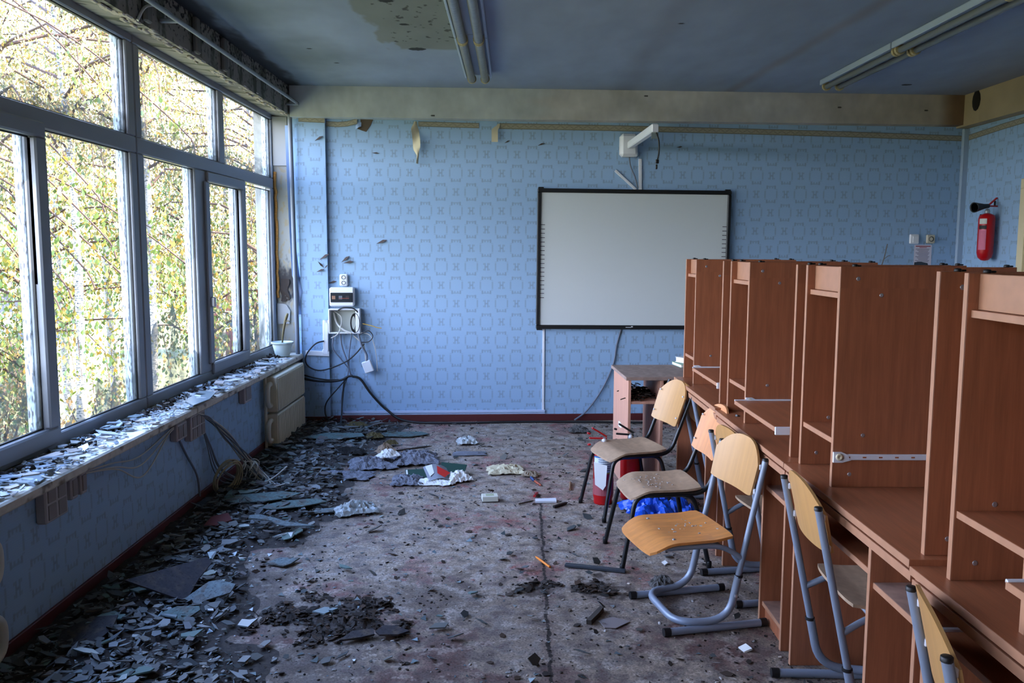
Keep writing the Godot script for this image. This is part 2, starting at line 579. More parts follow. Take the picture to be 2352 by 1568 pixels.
	# floor, mapped over x -1.95..1.75 and z -7.95..-2.2
	M.floor = mat(Color.WHITE, 0.72, 0.0, 0.35)
	var f1 := fn(21, 1.6, 4)
	var f2 := fn(22, 9.0, 3)
	var f3 := fn(23, 42.0, 2)
	M.floor.albedo_texture = pix(1024, 1536, func(px: int, py: int) -> Color:
		var x := -1.95 + px / 1024.0 * 3.7
		var z := -7.95 + py / 1536.0 * 5.75
		var a := f1.get_noise_2d(x, z)
		var b := f2.get_noise_2d(x, z)
		var d := f3.get_noise_2d(x, z)
		var c := Color(0.575, 0.51, 0.45)
		c = c.lerp(Color(0.565, 0.525, 0.49), smoothstep(-0.1, 0.35, b))
		# bare red paint where the dust is scuffed away
		c = c.lerp(Color(0.50, 0.345, 0.32), smoothstep(0.10, 0.45, a + 0.4 * b + 0.15 * d) * 0.6)
		c = c.lerp(Color(0.46, 0.21, 0.18), smoothstep(0.52, 0.72, a * 0.6 + b + 0.3 * d) * 0.55)
		# soil trodden in: towards the windows and in heaps
		var soil := smoothstep(-0.80, -1.40, x + 0.45 * a + 0.1 * (z + 5.0) - 0.45 * smoothstep(-4.2, -3.0, z)) * 0.9
		soil = maxf(soil, smoothstep(-4.1, -3.2, z) * clampf(0.30 + 0.75 * b + 0.5 * a, 0.0, 0.75))  # general darkening towards the front, broken up by noise
		soil = maxf(soil, smoothstep(-0.15, -1.0, x) * clampf(0.12 + 0.7 * b, 0.0, 0.5))
		for q in [[-0.74, -3.42, 0.42, 0.7], [0.14, -3.78, 0.15, 0.85], [0.42, -3.76, 0.13, 0.8], [-1.22, -4.95, 0.36, 0.85], [-0.35, -3.65, 0.35, 0.5], [-0.70, -2.95, 0.3, 0.55], [0.1, -3.4, 0.5, 0.28], [0.95, -3.6, 0.5, 0.4]]:
			soil = maxf(soil, smoothstep(q[2], q[2] * 0.25, Vector2(x - q[0], (z - q[1]) * 0.8).length() + 0.16 * b + 0.1 * a) * q[3])
		c = c.lerp(Color(0.215, 0.175, 0.155), clampf(soil * (0.85 + 0.5 * d), 0.0, 1.0))
		# crack along a slab joint
		if z > -5.3:
			var cx := 0.175 + 0.018 * (-z - 4.0) + 0.012 * f2.get_noise_2d(3.0, z * 0.5) + 0.004 * f3.get_noise_2d(1.0, z)
			var cw := 0.006 + 0.006 * absf(f2.get_noise_2d(9.0, z * 2.0))
			if absf(x - cx) < cw: c = Color(0.17, 0.14, 0.12)
			else: c = c.lerp(Color(0.36, 0.29, 0.26), smoothstep(0.06, 0.0, absf(x - cx)) * 0.4)
		var sp := f3.get_noise_2d(x * 2.2 + 7.0, z * 2.2)
		var scuff := f2.get_noise_2d(x * 0.8 + 30.0, z * 0.9 + 5.0)
		c = c.lerp(Color(0.33, 0.285, 0.27), smoothstep(0.12, 0.5, scuff + 0.3 * d) * 0.6)
		c = c.lerp(Color(0.66, 0.62, 0.58), smoothstep(0.22, 0.5, -scuff + 0.35 * d) * 0.45)
		var k := 1.0 + 0.20 * d + 0.14 * b
		if sp > 0.38: k *= 0.72
		elif sp < -0.42: k *= 1.18
		return Color(c.r * k, c.g * k, c.b * k))
	M.floor.heightmap_enabled = false
	# window dirt: chalky film, thicker at the foot and in the corners, with runs
	var d1 := fn(31, 0.02, 4)
	var d2 := fn(32, 0.06, 3)
	for i in 3:
		var m := mat(Color.WHITE, 0.6)
		m.transparency = BaseMaterial3D.TRANSPARENCY_ALPHA
		m.cull_mode = BaseMaterial3D.CULL_DISABLED
		m.backlight_enabled = true
		m.backlight = Color(0.20, 0.225, 0.225)
		var off := i * 300.0
		m.albedo_texture = pix(192, 320, func(x: int, y: int) -> Color:
			var u := x / 191.0
			var v := y / 319.0
			var a := d1.get_noise_2d(x + off, y)
			var b := d2.get_noise_2d(x + off, y * 0.35)
			var al := 0.21 + 0.16 * a + 0.12 * b
			al += 0.55 * smoothstep(0.62, 1.0, v + 0.16 * a)
			al += 0.35 * smoothstep(0.16, 0.0, v + 0.1 * b)
			al += 0.25 * smoothstep(0.10, 0.0, minf(u, 1.0 - u) + 0.05 * a)
			var mould := smoothstep(0.1, 0.5, d2.get_noise_2d(x * 0.9 + off, y * 0.9 + 90.0)) * smoothstep(0.82, 1.0, v + 0.06 * a)
			var c := Color(0.55, 0.60, 0.61).lerp(Color(0.22, 0.27, 0.24), mould)
			return Color(c.r, c.g, c.b, clampf(maxf(al, mould * 0.9), 0.05, 0.93)))
		M["dirty_glass_%d" % i] = m
	var sh := mat(Color.WHITE, 0.5)
	sh.transparency = BaseMaterial3D.TRANSPARENCY_ALPHA
	sh.backlight_enabled = true
	sh.backlight = Color(0.22, 0.24, 0.235)
	sh.albedo_texture = pix(96, 96, func(x: int, y: int) -> Color:
		var a := d1.get_noise_2d(x * 2.0, y * 2.0)
		return Color(0.55, 0.60, 0.60, clampf(0.72 + 0.3 * a, 0.4, 0.95)))
	M.dirty_shard = sh
	# bark
	M.birch = tri_tex(mat(Color.WHITE, 0.85), pix(128, 512, func(x: int, y: int) -> Color:
		var a := d2.get_noise_2d(x * 0.7, y * 3.2)
		var c := Color(0.50, 0.49, 0.47).lerp(Color(0.05, 0.08, 0.08), smoothstep(0.22, 0.34, a + 0.12 * d1.get_noise_2d(x * 1.0, y * 1.0)))
		return c), Vector3(1.6, 0.35, 1.6))
	M.bark = mat(Color(0.24, 0.19, 0.15), 0.95)
	M.twig = mat(Color(0.22, 0.15, 0.11), 0.9)

func relief_free(c: Color, r: float) -> StandardMaterial3D:
	return mat(c, r)

func ceil_uv(p: Vector3) -> Vector2: return Vector2((p.x + 2.3) / 6.6, (p.z + 8.2) / 9.6)
func floor_uv(p: Vector3) -> Vector2: return Vector2((p.x + 1.95) / 3.7, (p.z + 7.95) / 5.75)

# ---------------------------------------------------------------- room shell
func shell() -> void:
	var st := S()
	# floor: the mapped part and plain margins
	var a := Vector3(-1.95, 0, -7.95)
	for i in 2:
		for j in 2:
			var x0: float = -1.95 if i == 0 else 1.75
			var x1: float = 1.75 if i == 0 else 4.4
			var z0: float = -8.1 if j == 0 else -2.2
			var z1: float = -2.2 if j == 0 else 1.4
			var p := [Vector3(x0, 0, z0), Vector3(x0, 0, z1), Vector3(x1, 0, z1), Vector3(x1, 0, z0)]
			var uv := []
			for q in p: uv.append(floor_uv(q))
			quad_uv(st, p, uv)
	st.set_uv(Vector2.ZERO)
	bb(st, Vector3(-2.4, -0.25, -8.3), Vector3(4.4, -0.002, 1.4))
	struct("floor", st, M.floor, "dusty worn red-painted concrete floor strewn with rubble and broken glass")
	st = S()
	var c := [Vector3(-2.3, 2.94, -8.2), Vector3(4.3, 2.94, -8.2), Vector3(4.3, 2.94, 1.4), Vector3(-2.3, 2.94, 1.4)]
	quad_uv(st, c, [ceil_uv(c[0]), ceil_uv(c[1]), ceil_uv(c[2]), ceil_uv(c[3])])
	st.set_uv(Vector2(0.5, 0.5))
	bb(st, Vector3(-2.42, 2.943, -8.3), Vector3(4.45, 3.25, 1.5))
	struct("ceiling", st, M.ceiling, "whitewashed ceiling with damp stains, peeling patches and mould near the windows")
	# back wall in its own frame
	st = S()
	var p := [Vector3(-1.9, 0, 0), Vector3(4.4, 0, 0), Vector3(4.4, 2.95, 0), Vector3(-1.9, 2.95, 0)]
	quad_uv(st, p, [Vector2(-1.9, 0), Vector2(4.4, 0), Vector2(4.4, -2.95), Vector2(-1.9, -2.95)])
	st.set_uv(Vector2(0.1, 0.1))
	bb(st, Vector3(-1.9, -0.1, -0.3), Vector3(4.4, 3.1, -0.002))
	struct("wall_back", st, M.wallpaper, "far wall papered in pale blue with a faint geometric pattern", BW)
	# shallow pier at its left end
	st = S()
	var d := 0.045
	p = [Vector3(-1.845, 0, d), Vector3(-1.605, 0, d), Vector3(-1.605, 2.70, d), Vector3(-1.845, 2.70, d)]
	quad_uv(st, p, [Vector2(-1.845, 0), Vector2(-1.605, 0), Vector2(-1.605, -2.7), Vector2(-1.845, -2.7)])
	p = [Vector3(-1.605, 0, d), Vector3(-1.605, 0, 0), Vector3(-1.605, 2.70, 0), Vector3(-1.605, 2.70, d)]
	quad_uv(st, p, [Vector2(-1.605, 0), Vector2(-1.56, 0), Vector2(-1.56, -2.7), Vector2(-1.605, -2.7)])
	p = [Vector3(-1.845, 0, 0), Vector3(-1.845, 0, d), Vector3(-1.845, 2.70, d), Vector3(-1.845, 2.70, 0)]
	quad_uv(st, p, [Vector2(-1.89, 0), Vector2(-1.845, 0), Vector2(-1.845, -2.7), Vector2(-1.89, -2.7)])
	struct("trim_1", st, M.wallpaper, "shallow papered pier at the window end of the far wall", BW)
	# beam under the ceiling
	st = S()
	p = [Vector3(-1.89, 2.68, 0.12), Vector3(4.2, 2.68, 0.12), Vector3(4.2, 2.945, 0.12), Vector3(-1.89, 2.945, 0.12)]
	quad_uv(st, p, [Vector2(0, 1), Vector2(1, 1), Vector2(1, 0), Vector2(0, 0)])
	p = [Vector3(-1.89, 2.68, 0), Vector3(4.2, 2.68, 0), Vector3(4.2, 2.68, 0.12), Vector3(-1.89, 2.68, 0.12)]
	quad_uv(st, p, [Vector2(0, 1), Vector2(1, 1), Vector2(1, 0.96), Vector2(0, 0.96)])
	p = [Vector3(-1.89, 2.68, 0), Vector3(-1.89, 2.68, 0.12), Vector3(-1.89, 2.945, 0.12), Vector3(-1.89, 2.945, 0)]
	quad_uv(st, p, [Vector2(0, 1), Vector2(0.02, 1), Vector2(0.02, 0), Vector2(0, 0)])
	struct("trim_2", st, M.beam, "concrete beam under the ceiling along the far wall, grey then beige", BW)
	# right wall
	st = S()
	p = [Vector3(4.17, 0, -8.2), Vector3(4.17, 0, 1.4), Vector3(4.17, 2.66, 1.4), Vector3(4.17, 2.66, -8.2)]
	quad_uv(st, p, [Vector2(0, 0), Vector2(9.6, 0), Vector2(9.6, -2.66), Vector2(0, -2.66)])
	st.set_uv(Vector2(0.1, 0.1))
	bb(st, Vector3(4.172, -0.1, -8.3), Vector3(4.42, 3.1, 1.5))
	struct("wall_right", st, M.wallpaper, "right-hand wall in pale blue wallpaper")
	st = S()
	bb(st, Vector3(4.06, 2.665, -8.2), Vector3(4.171, 2.945, 1.4))
	struct("trim_3", st, M.upper, "yellowish plastered beam above the wallpaper on the right-hand wall")
	# wall behind the camera
	st = S()
	bb(st, Vector3(-2.4, -0.1, 0.9), Vector3(4.4, 3.1, 1.1))
	struct("wall_behind", st, M.upper, "plain plastered wall behind the camera")
	# skirting
	st = S()
	bb(st, Vector3(-1.605, 0.0, 0), Vector3(4.13, 0.062, 0.016), 0.004)
	bb(st, Vector3(-1.86, 0.0, 0.045), Vector3(-1.595, 0.062, 0.06), 0.004)
	struct("baseboard_back", st, M.red_paint, "dark red painted skirting along the far wall", BW)
	st = S()
	bb(st, Vector3(-1.889, 0, -7.53), Vector3(-1.874, 0.075, 1.3), 0.003)
	struct("baseboard_left", st, M.red_paint, "dark red painted skirting under the windows")
	# boxed corner pipe between far and right walls
	st = S()
	bb(st, Vector3(4.12, 0, 0), Vector3(4.2, 2.66, 0.035), 0.006)
	struct("trim_4", st, mat(Color(0.60, 0.68, 0.76), 0.7), "narrow papered boxing in the far right corner", BW)
	border_paper()

func border_strip(called: String, label: String, pts: Array, hgt: float, xf: Transform3D) -> void:
	# a strip of border paper through points along its lower edge
	var st := S()
	var u := 0.0
	for i in pts.size() - 1:
		var a: Vector3 = pts[i]
		var b: Vector3 = pts[i + 1]
		var w := a.distance_to(b)
		quad_uv(st, [a, b, b + Vector3(0, hgt, 0), a + Vector3(0, hgt, 0)], [Vector2(u, 1), Vector2(u + w, 1), Vector2(u + w, 0), Vector2(u, 0)])
		u += w
	tag(obj(called, st, M.border, null, xf), label, "border", "ornamental border paper")

func border_paper() -> void:
	var e := 0.004
	border_strip("border_paper", "short ornamental border strip on the pier by the windows", [Vector3(-1.83, 2.648, 0.049), Vector3(-1.605, 2.64, 0.049)], 0.045, BW)
	border_strip("border_paper", "sagging ornamental border strip curling off beside the torn hole", [Vector3(-1.60, 2.618, e), Vector3(-1.50, 2.612, e), Vector3(-1.42, 2.618, 0.008), Vector3(-1.33, 2.640, 0.02)], 0.045, BW)
	border_strip("border_paper", "ornamental border strip between the two hanging paper tails", [Vector3(-0.80, 2.626, e), Vector3(-0.27, 2.617, e)], 0.044, BW)
	border_strip("border_paper", "long ornamental border strip above the whiteboard", [Vector3(-0.09, 2.613, e), Vector3(0.9, 2.607, e), Vector3(2.1, 2.592, e), Vector3(2.9, 2.580, e), Vector3(3.5, 2.566, 0.010), Vector3(4.12, 2.552, e)], 0.05, BW)
	border_strip("border_paper", "ornamental border strip on the right-hand wall", [Vector3(4.164, 2.555, -7.85), Vector3(4.164, 2.58, -7.3), Vector3(4.160, 2.60, -6.6), Vector3(4.164, 2.60, -4.5)], 0.05, Transform3D.IDENTITY)

# ---------------------------------------------------------------- window wall
func window_wall() -> void:
	var st := S()
	# wall under the sill, papered inside
	var p := [Vector3(-1.89, 0, 1.4), Vector3(-1.89, 0, -7.7), Vector3(-1.89, 0.60, -7.7), Vector3(-1.89, 0.60, 1.4)]
	quad_uv(st, p, [Vector2(9.1, 0), Vector2(0, 0), Vector2(0, -0.6), Vector2(9.1, -0.6)])
	st.set_uv(Vector2(0.1, 0.1))
	bb(st, Vector3(-2.25, -3.6, -8.3), Vector3(-1.892, 0.60, 1.5))
	struct("wall_left", st, M.wallpaper, "low papered wall under the window ribbon")
	# lintel
	st = S()
	p = [Vector3(-1.89, 2.70, 1.4), Vector3(-1.89, 2.70, -7.75), Vector3(-1.89, 2.945, -7.75), Vector3(-1.89, 2.945, 1.4)]
	quad_uv(st, p, [Vector2(3, 1), Vector2(0, 1), Vector2(0, 0), Vector2(3, 0)])
	p = [Vector3(-2.25, 2.745, 1.4), Vector3(-2.25, 2.745, -8.2), Vector3(-1.89, 2.70, -8.2), Vector3(-1.89, 2.70, 1.4)]
	quad_uv(st, p, [Vector2(3, 0.8), Vector2(0, 0.8), Vector2(0, 0.5), Vector2(3, 0.5)])
	st.set_uv(Vector2(0.3, 0.7))
	bb(st, Vector3(-2.25, 2.75, -8.3), Vector3(-1.895, 3.2, 1.5))
	var lint := struct("trim_5", st, M.lintel, "stained crumbling concrete lintel above the windows")
	# lintel details: ribs and rough lumps of broken plaster along its lower edge
	for z in [-4.55, -5.25, -5.75]:
		st = S()
		bx(st, Vector3(-1.875, 2.82, z), Vector3(0.03, 0.21, 0.07), 0.008)
		obj("rib", st, M.lintel, lint)
	st = S()
	var r := RandomNumberGenerator.new()
	r.seed = 5
	for i in 190:
		var z := r.randf_range(-7.5, -2.2)
		var q := r.randf_range(0.012, 0.035)
		bx(st, Vector3(-1.892 - r.randf() * 0.06, 2.70 + r.randf_range(-0.004, 0.012), z), Vector3(q, q * 0.5, q * 2.2), q * 0.2, Transform3D.IDENTITY)
	var pl := obj("broken_plaster", st, M.plaster_bit, lint)
	pl.set_meta("kind", "stuff")
	# sill board in three lengths
	var ends := [-7.6, -4.93, -2.1, 1.3]
	for i in 3:
		st = S()
		bb(st, Vector3(-2.12, 0.585, ends[i] + 0.002), Vector3(-1.83, 0.63, ends[i + 1] - 0.002), 0.008)
		struct("trim_%d" % (6 + i), st, M.sill, ["cream window sill slab at the far end, over the radiator", "stained window sill slab in the middle, heaped with broken glass", "window sill slab beside the camera"][i])
	# far end jamb: bare plaster, white reveal panel above, orange foam in the joint
	st = S()
	var jz := -0.10
	p = [Vector3(-2.12, 0.63, jz), Vector3(-1.90, 0.63, jz), Vector3(-1.90, 2.72, jz), Vector3(-2.12, 2.72, jz)]
	quad_uv(st, p, [Vector2(0, 1), Vector2(1, 1), Vector2(1, 0), Vector2(0, 0)])
	st.set_uv(Vector2(0.4, 0.3))
	bb(st, Vector3(-2.25, 0.5, -0.6), Vector3(-1.90, 3.0, jz - 0.002))
	struct("trim_9", st, M.jamb, "bare dirty plaster window reveal beside the papered corner", BW)
	st = S()
	bb(st, Vector3(-2.085, 2.285, -0.094), Vector3(-1.955, 2.71, -0.084), 0.002, BW)
	tag(obj("reveal_panel", st, M.cream_grey), "long white reveal panel left at the top of the window end", "panel")
	st = S()
	plate(st, PackedVector2Array([Vector2(-2.08, -0.885), Vector2(-1.975, -0.885), Vector2(-1.965, -1.0), Vector2(-1.995, -1.055), Vector2(-2.02, -1.065), Vector2(-2.08, -1.07)]), 0.01, BW * Transform3D(Basis(Vector3.RIGHT, PI / 2), Vector3(0, 0, -0.092)))
	tag(obj("reveal_panel", st, M.cream_grey), "short broken white panel piece behind the flower pot", "panel")
	st = S()
	r.seed = 9
	var fp := []
	for i in 26: fp.append(Vector3(-2.072 + r.randf_range(-0.006, 0.006), 1.12 + i * 0.0445, -0.095))
	tube(st, fp, 0.014, 6)
	tag(obj("foam_strip", st, M.foam, null, BW), "strip of orange mounting foam beside the window frame", "foam")
	st = S()
	sheet(st, 5, 8, func(u: float, v: float) -> Vector3:
		return Vector3(-2.045 + 0.07 * u + 0.01 * sin(v * 9.0), 1.09 + v * 0.2, -0.088 + 0.018 * sin(u * 5.0 + v * 11.0) * (1.0 - v)))
	tag(obj("torn_plaster", st, M.dirt, null, BW), "dark crumbled plaster patch above the short white panel", "plaster")
	# loose wallpaper strip peeling away from the corner, hanging to the sill
	st = S()
	sheet(st, 4, 24, func(u: float, v: float) -> Vector3:
		var y := 2.62 - 1.64 * v
		var w := 0.035 + 0.03 * smoothstep(0.5, 0.95, v)
		var x := -1.952 + 0.050 * v + u * w
		var k := smoothstep(0.78, 0.86, v) - smoothstep(0.88, 0.97, v)
		return Vector3(x + 0.03 * k, y, 0.02 + 0.05 * sin(v * 2.6) * (1.0 - u) + 0.03 * k * sin(u * 3.0)))
	tag(obj("peeling_wallpaper", st, mat(Color(0.62, 0.72, 0.88), 0.8), null, BW), "long strip of wallpaper peeling off beside the corner pipe", "wallpaper")
	# window units
	# [front of each lower bay (z from, z to, sash), top bays]
	window_unit("window_1", -7.675, -4.86, [[-7.545, -6.83, 0.70, 2.065, 0], [-6.66, -5.96, 0.753, 2.013, 1], [-5.735, -4.945, 0.70, 2.08, 2]], [[-7.60, -6.352, 0], [-6.241, -4.935, 0]], "far white plastic window unit with a narrow opening sash")
	window_unit("window_2", -4.85, -2.04, [[-4.775, -3.91, 0.70, 2.085, 2], [-3.79, -3.06, 0.736, 2.04, 3], [-2.87, -2.13, 0.70, 2.08, 0]], [[-4.765, -3.45, 0], [-3.34, -2.13, 0]], "nearer white plastic window unit with smashed lower panes")
	window_unit("window_3", -0.99, 0.9, [[-0.91, -0.45, 0.70, 2.08, 0], [-0.28, 0.1, 0.736, 2.04, 0], [0.27, 0.82, 0.70, 2.08, 0]], [[-0.91, -0.1, 0], [0.02, 0.82, 0]], "unseen white plastic window unit beside the camera, added to light the desks")  # unit out of view, put in to brighten the near desks
	st = S()
	bb(st, Vector3(-2.25, 0.6, -2.03), Vector3(-1.89, 2.75, -1.0))  # pier out of view, added to limit daylight on the desks
	struct("trim_10", st, M.upper, "unseen plastered pier at the near end of the windows, added to hold back daylight")
	# broken bits still standing in the frames
	broken_panes()
	# curtain pipe on the lintel, with brackets
	var pipe := thing("curtain_pipe", "long thin white pipe running under the ceiling above the windows", "pipe")
	st = S()
	tube(st, [Vector3(-1.79, 2.775, 1.2), Vector3(-1.79, 2.775, -4.7), Vector3(-1.80, 2.783, -7.40)], 0.013, 8)
	obj("rod", st, M.pipe_grey, pipe)
	for z in [-4.75, -7.36]:
		st = S()
		bb(st, Vector3(-1.89, 2.765, z - 0.015), Vector3(-1.785, 2.785, z + 0.015), 0.004)
		obj("bracket", st, M.pipe_grey, pipe)
	st = S()
	tube(st, curve([Vector3(-1.885, 2.70, -4.45), Vector3(-1.86, 2.78, -4.50), Vector3(-1.83, 2.81, -4.62), Vector3(-1.81, 2.79, -4.85)], 6), 0.008, 6)
	tag(obj("loose_wire", st, M.cable_white), "pale wire arching from the lintel up to the curtain pipe", "wire")
	# heating pipe in the corner
	st = S()
	tube(st, [Vector3(-1.90, 2.93, 0.075), Vector3(-1.868, 0.0, 0.075)], 0.019, 10)
	tag(obj("corner_pipe", st, mat(Color(0.40, 0.43, 0.47), 0.5), null, BW), "grey painted heating pipe standing in the corner by the windows", "pipe")

func frame_bar(parent: Node3D, called: String, z0: float, z1: float, y0: float, y1: float, x0 := -2.135, x1 := -2.09, ch := 0.006, m: Material = null) -> void:
	var st := S()
	bb(st, Vector3(x0, y0, z0), Vector3(x1, y1, z1), ch)
	obj(called, st, m if m else M.pvc, parent)

func window_unit(called: String, za: float, zb: float, low: Array, top: Array, label: String) -> void:
	var w := thing(called, label, "window")
	w.set_meta("kind", "structure")
	# outer frame
	frame_bar(w, "head_rail", za, zb, 2.685, 2.75)
	frame_bar(w, "bottom_rail", za, zb, 0.632, 0.70)
	frame_bar(w, "transom", za, zb, 2.085, 2.175)
	# verticals between the bays
	var posts := [za]
	frame_bar(w, "frame_post", za, low[0][0], 0.70, 2.085)
	frame_bar(w, "frame_post", low[2][1], zb, 0.70, 2.085)
	frame_bar(w, "mullion", low[0][1] , low[1][0], 0.70, 2.085)
	frame_bar(w, "mullion", low[1][1], low[2][0], 0.70, 2.085)
	frame_bar(w, "frame_post", za, top[0][0], 2.175, 2.685)
	frame_bar(w, "frame_post", top[1][1], zb, 2.175, 2.685)
	frame_bar(w, "mullion", top[0][1], top[1][0], 2.175, 2.685)
	var k := 0
	for b in low:
		var z0: float = b[0]
		var z1: float = b[1]
		if b[2] > 0.705:      # an opening sash: a second frame standing proud
			var s := Node3D.new()
			s.name = "sash"
			w.add_child(s, true)
			frame_bar(s, "rail", z0 - 0.09, z1 + 0.03, b[2] - 0.08, b[2], -2.125, -2.072, 0.008)
			frame_bar(s, "rail", z0 - 0.09, z1 + 0.03, b[3], b[3] + 0.07, -2.125, -2.072, 0.008)
			frame_bar(s, "stile", z0 - 0.09, z0, b[2], b[3], -2.125, -2.072, 0.008)
			frame_bar(s, "stile", z1, z1 + 0.085, b[2], b[3], -2.125, -2.072, 0.008)
			frame_bar(s, "handle", z1 + 0.02, z1 + 0.05, 1.15, 1.22, -2.075, -2.045, 0.006, M.steel)
		pane(w, z0, z1, b[2], b[3], k, b[4])
		bead(w, z0, z1, b[2], b[3])
		k += 1
	for b in top:
		pane(w, b[0], b[1], 2.175, 2.685, k, 0)
		bead(w, b[0], b[1], 2.175, 2.685)
		k += 1
	# weathered wooden outer window left in place behind the plastic one
	var o := Node3D.new()
	o.name = "old_wooden_frame"
	w.add_child(o, true)
	for e in [[za, low[0][0]], [low[0][1], low[1][0]], [low[1][1], low[2][0]], [low[2][1], zb]]:
		frame_bar(o, "old_post", e[0], e[1], 0.66, 2.13, -2.175, -2.137, 0.003, M.old_paint)
	for e in [[za, top[0][0]], [top[0][1], top[1][0]], [top[1][1], zb]]:
		frame_bar(o, "old_post", e[0], e[1], 2.13, 2.72, -2.175, -2.137, 0.003, M.old_paint)
	frame_bar(o, "old_rail", za, zb, 0.60, 0.68, -2.18, -2.137, 0.004, M.old_paint)
	frame_bar(o, "old_rail", za, zb, 2.10, 2.165, -2.18, -2.137, 0.004, M.old_paint)

func bead(w: Node3D, z0: float, z1: float, y0: float, y1: float) -> void:
	# black rubber gasket round a pane
	var st := S()
	var t := 0.006
	var x0 := -2.118
	var x1 := -2.106
	bb(st, Vector3(x0, y0, z0), Vector3(x1, y0 + t, z1))
	bb(st, Vector3(x0, y1 - t, z0), Vector3(x1, y1, z1))
	bb(st, Vector3(x0, y0, z0), Vector3(x1, y1, z0 + t))
	bb(st, Vector3(x0, y0, z1 - t), Vector3(x1, y1, z1))
	obj("gasket", st, M.black, w)

func pane(w: Node3D, z0: float, z1: float, y0: float, y1: float, k: int, how: int) -> void:
	# how 0: whole; 1: whole sash; 2, 3: broken, what is left is built in broken_panes()
	if how >= 2: return
	var st := S()
	pane_poly(st, PackedVector2Array([Vector2(z0, y0), Vector2(z1, y0), Vector2(z1, y1), Vector2(z0, y1)]), z0, z1, y0, y1)
	obj("pane", st, M["dirty_glass_%d" % (k % 3)], w)

func pane_poly(st: SurfaceTool, poly: PackedVector2Array, z0: float, z1: float, y0: float, y1: float, x := -2.112) -> void:
	var idx := Geometry2D.triangulate_polygon(poly)
	for i in range(0, idx.size(), 3):
		for j in [0, 1, 2]:
			var q := poly[idx[i + j]]
			st.set_uv(Vector2((z1 - q.x) / (z1 - z0), (y1 - q.y) / (y1 - y0)))
			st.add_vertex(Vector3(x, q.y, q.x))

func broken_panes() -> void:
	var P := func(list: Array) -> PackedVector2Array:
		var o := PackedVector2Array()
		for q in list: o.append(Vector2(q[0], q[1]))
		return o
	var add := func(win: String, called: String, list: Array, box: Array, m: Material) -> void:
		var st := S()
		pane_poly(st, P.call(list), box[0], box[1], box[2], box[3])
		var o := obj(called, st, m, get_node(win))
	# window_1 near bay (z -5.735..-4.945): top is whole, foot is broken to jagged points
	var b1 := [-5.735, -4.945, 0.70, 2.08]
	add.call("window_1", "broken_pane", [[-5.735, 2.08], [-4.945, 2.08], [-4.945, 1.55], [-5.05, 1.48], [-5.2, 1.62], [-5.4, 1.58], [-5.55, 1.40], [-5.735, 1.5]], b1, M.dirty_glass_1)
	add.call("window_1", "glass_shard", [[-4.945, 0.70], [-4.945, 0.98], [-5.03, 1.10], [-5.2, 1.16], [-5.34, 1.20], [-5.45, 1.02], [-5.50, 0.94], [-5.54, 0.99], [-5.60, 0.86], [-5.68, 0.88], [-5.735, 0.84], [-5.735, 0.70]], b1, M.dirty_shard)
	# window_2 far bay (z -4.775..-3.91): nearly empty, tall sliver on its far side and teeth along the foot
	var b2 := [-4.775, -3.91, 0.70, 2.085]
	add.call("window_2", "broken_pane", [[-4.775, 2.085], [-4.775, 0.70], [-4.66, 0.70], [-4.60, 0.86], [-4.585, 1.1], [-4.62, 1.32], [-4.60, 1.62], [-4.64, 1.75], [-4.60, 1.95], [-4.45, 1.98], [-4.30, 1.9], [-4.1, 2.02], [-4.0, 2.0], [-3.91, 2.03], [-3.91, 2.085]], b2, M.dirty_glass_2)
	add.call("window_2", "glass_shard", [[-4.70, 0.70], [-4.66, 0.92], [-4.52, 0.86], [-4.42, 0.80], [-4.34, 0.70]], b2, M.dirty_shard)
	add.call("window_2", "glass_shard", [[-4.42, 0.70], [-4.47, 0.80], [-4.44, 0.88], [-4.38, 0.86], [-4.33, 0.89], [-4.29, 0.85], [-4.30, 0.76], [-4.22, 0.70]], b2, M.dirty_shard)
	add.call("window_2", "glass_shard", [[-4.18, 0.70], [-4.15, 0.82], [-4.11, 0.84], [-4.07, 0.76], [-3.98, 0.715], [-3.98, 0.70]], b2, M.dirty_shard)
	# window_2 sash (z -3.79..-3.06): broken on a long slant
	var b3 := [-3.79, -3.06, 0.736, 2.04]
	add.call("window_2", "glass_shard", [[-3.06, 0.736], [-3.06, 0.82], [-3.40, 0.90], [-3.55, 1.04], [-3.66, 1.30], [-3.73, 1.42], [-3.79, 1.46], [-3.79, 0.736]], b3, M.dirty_glass_0)
	add.call("window_2", "broken_pane", [[-3.79, 2.04], [-3.06, 2.04], [-3.06, 1.5], [-3.35, 1.74], [-3.6, 1.70], [-3.79, 1.86]], b3, M.dirty_glass_2)

# ---------------------------------------------------------------- things on the far wall (x along the wall, y up, z off it)
func wb(x: float, y: float, d: float) -> Vector3: return Vector3(x, y, d)

func wall_cable(pts: Array, r: float, m: Material, label: String, called := "cable", group := "", sub := 6) -> void:
	var st := S()
	tube(st, curve(pts, sub), r, 6)
	tag(obj(called, st, m, null, BW), label, "cable", group)

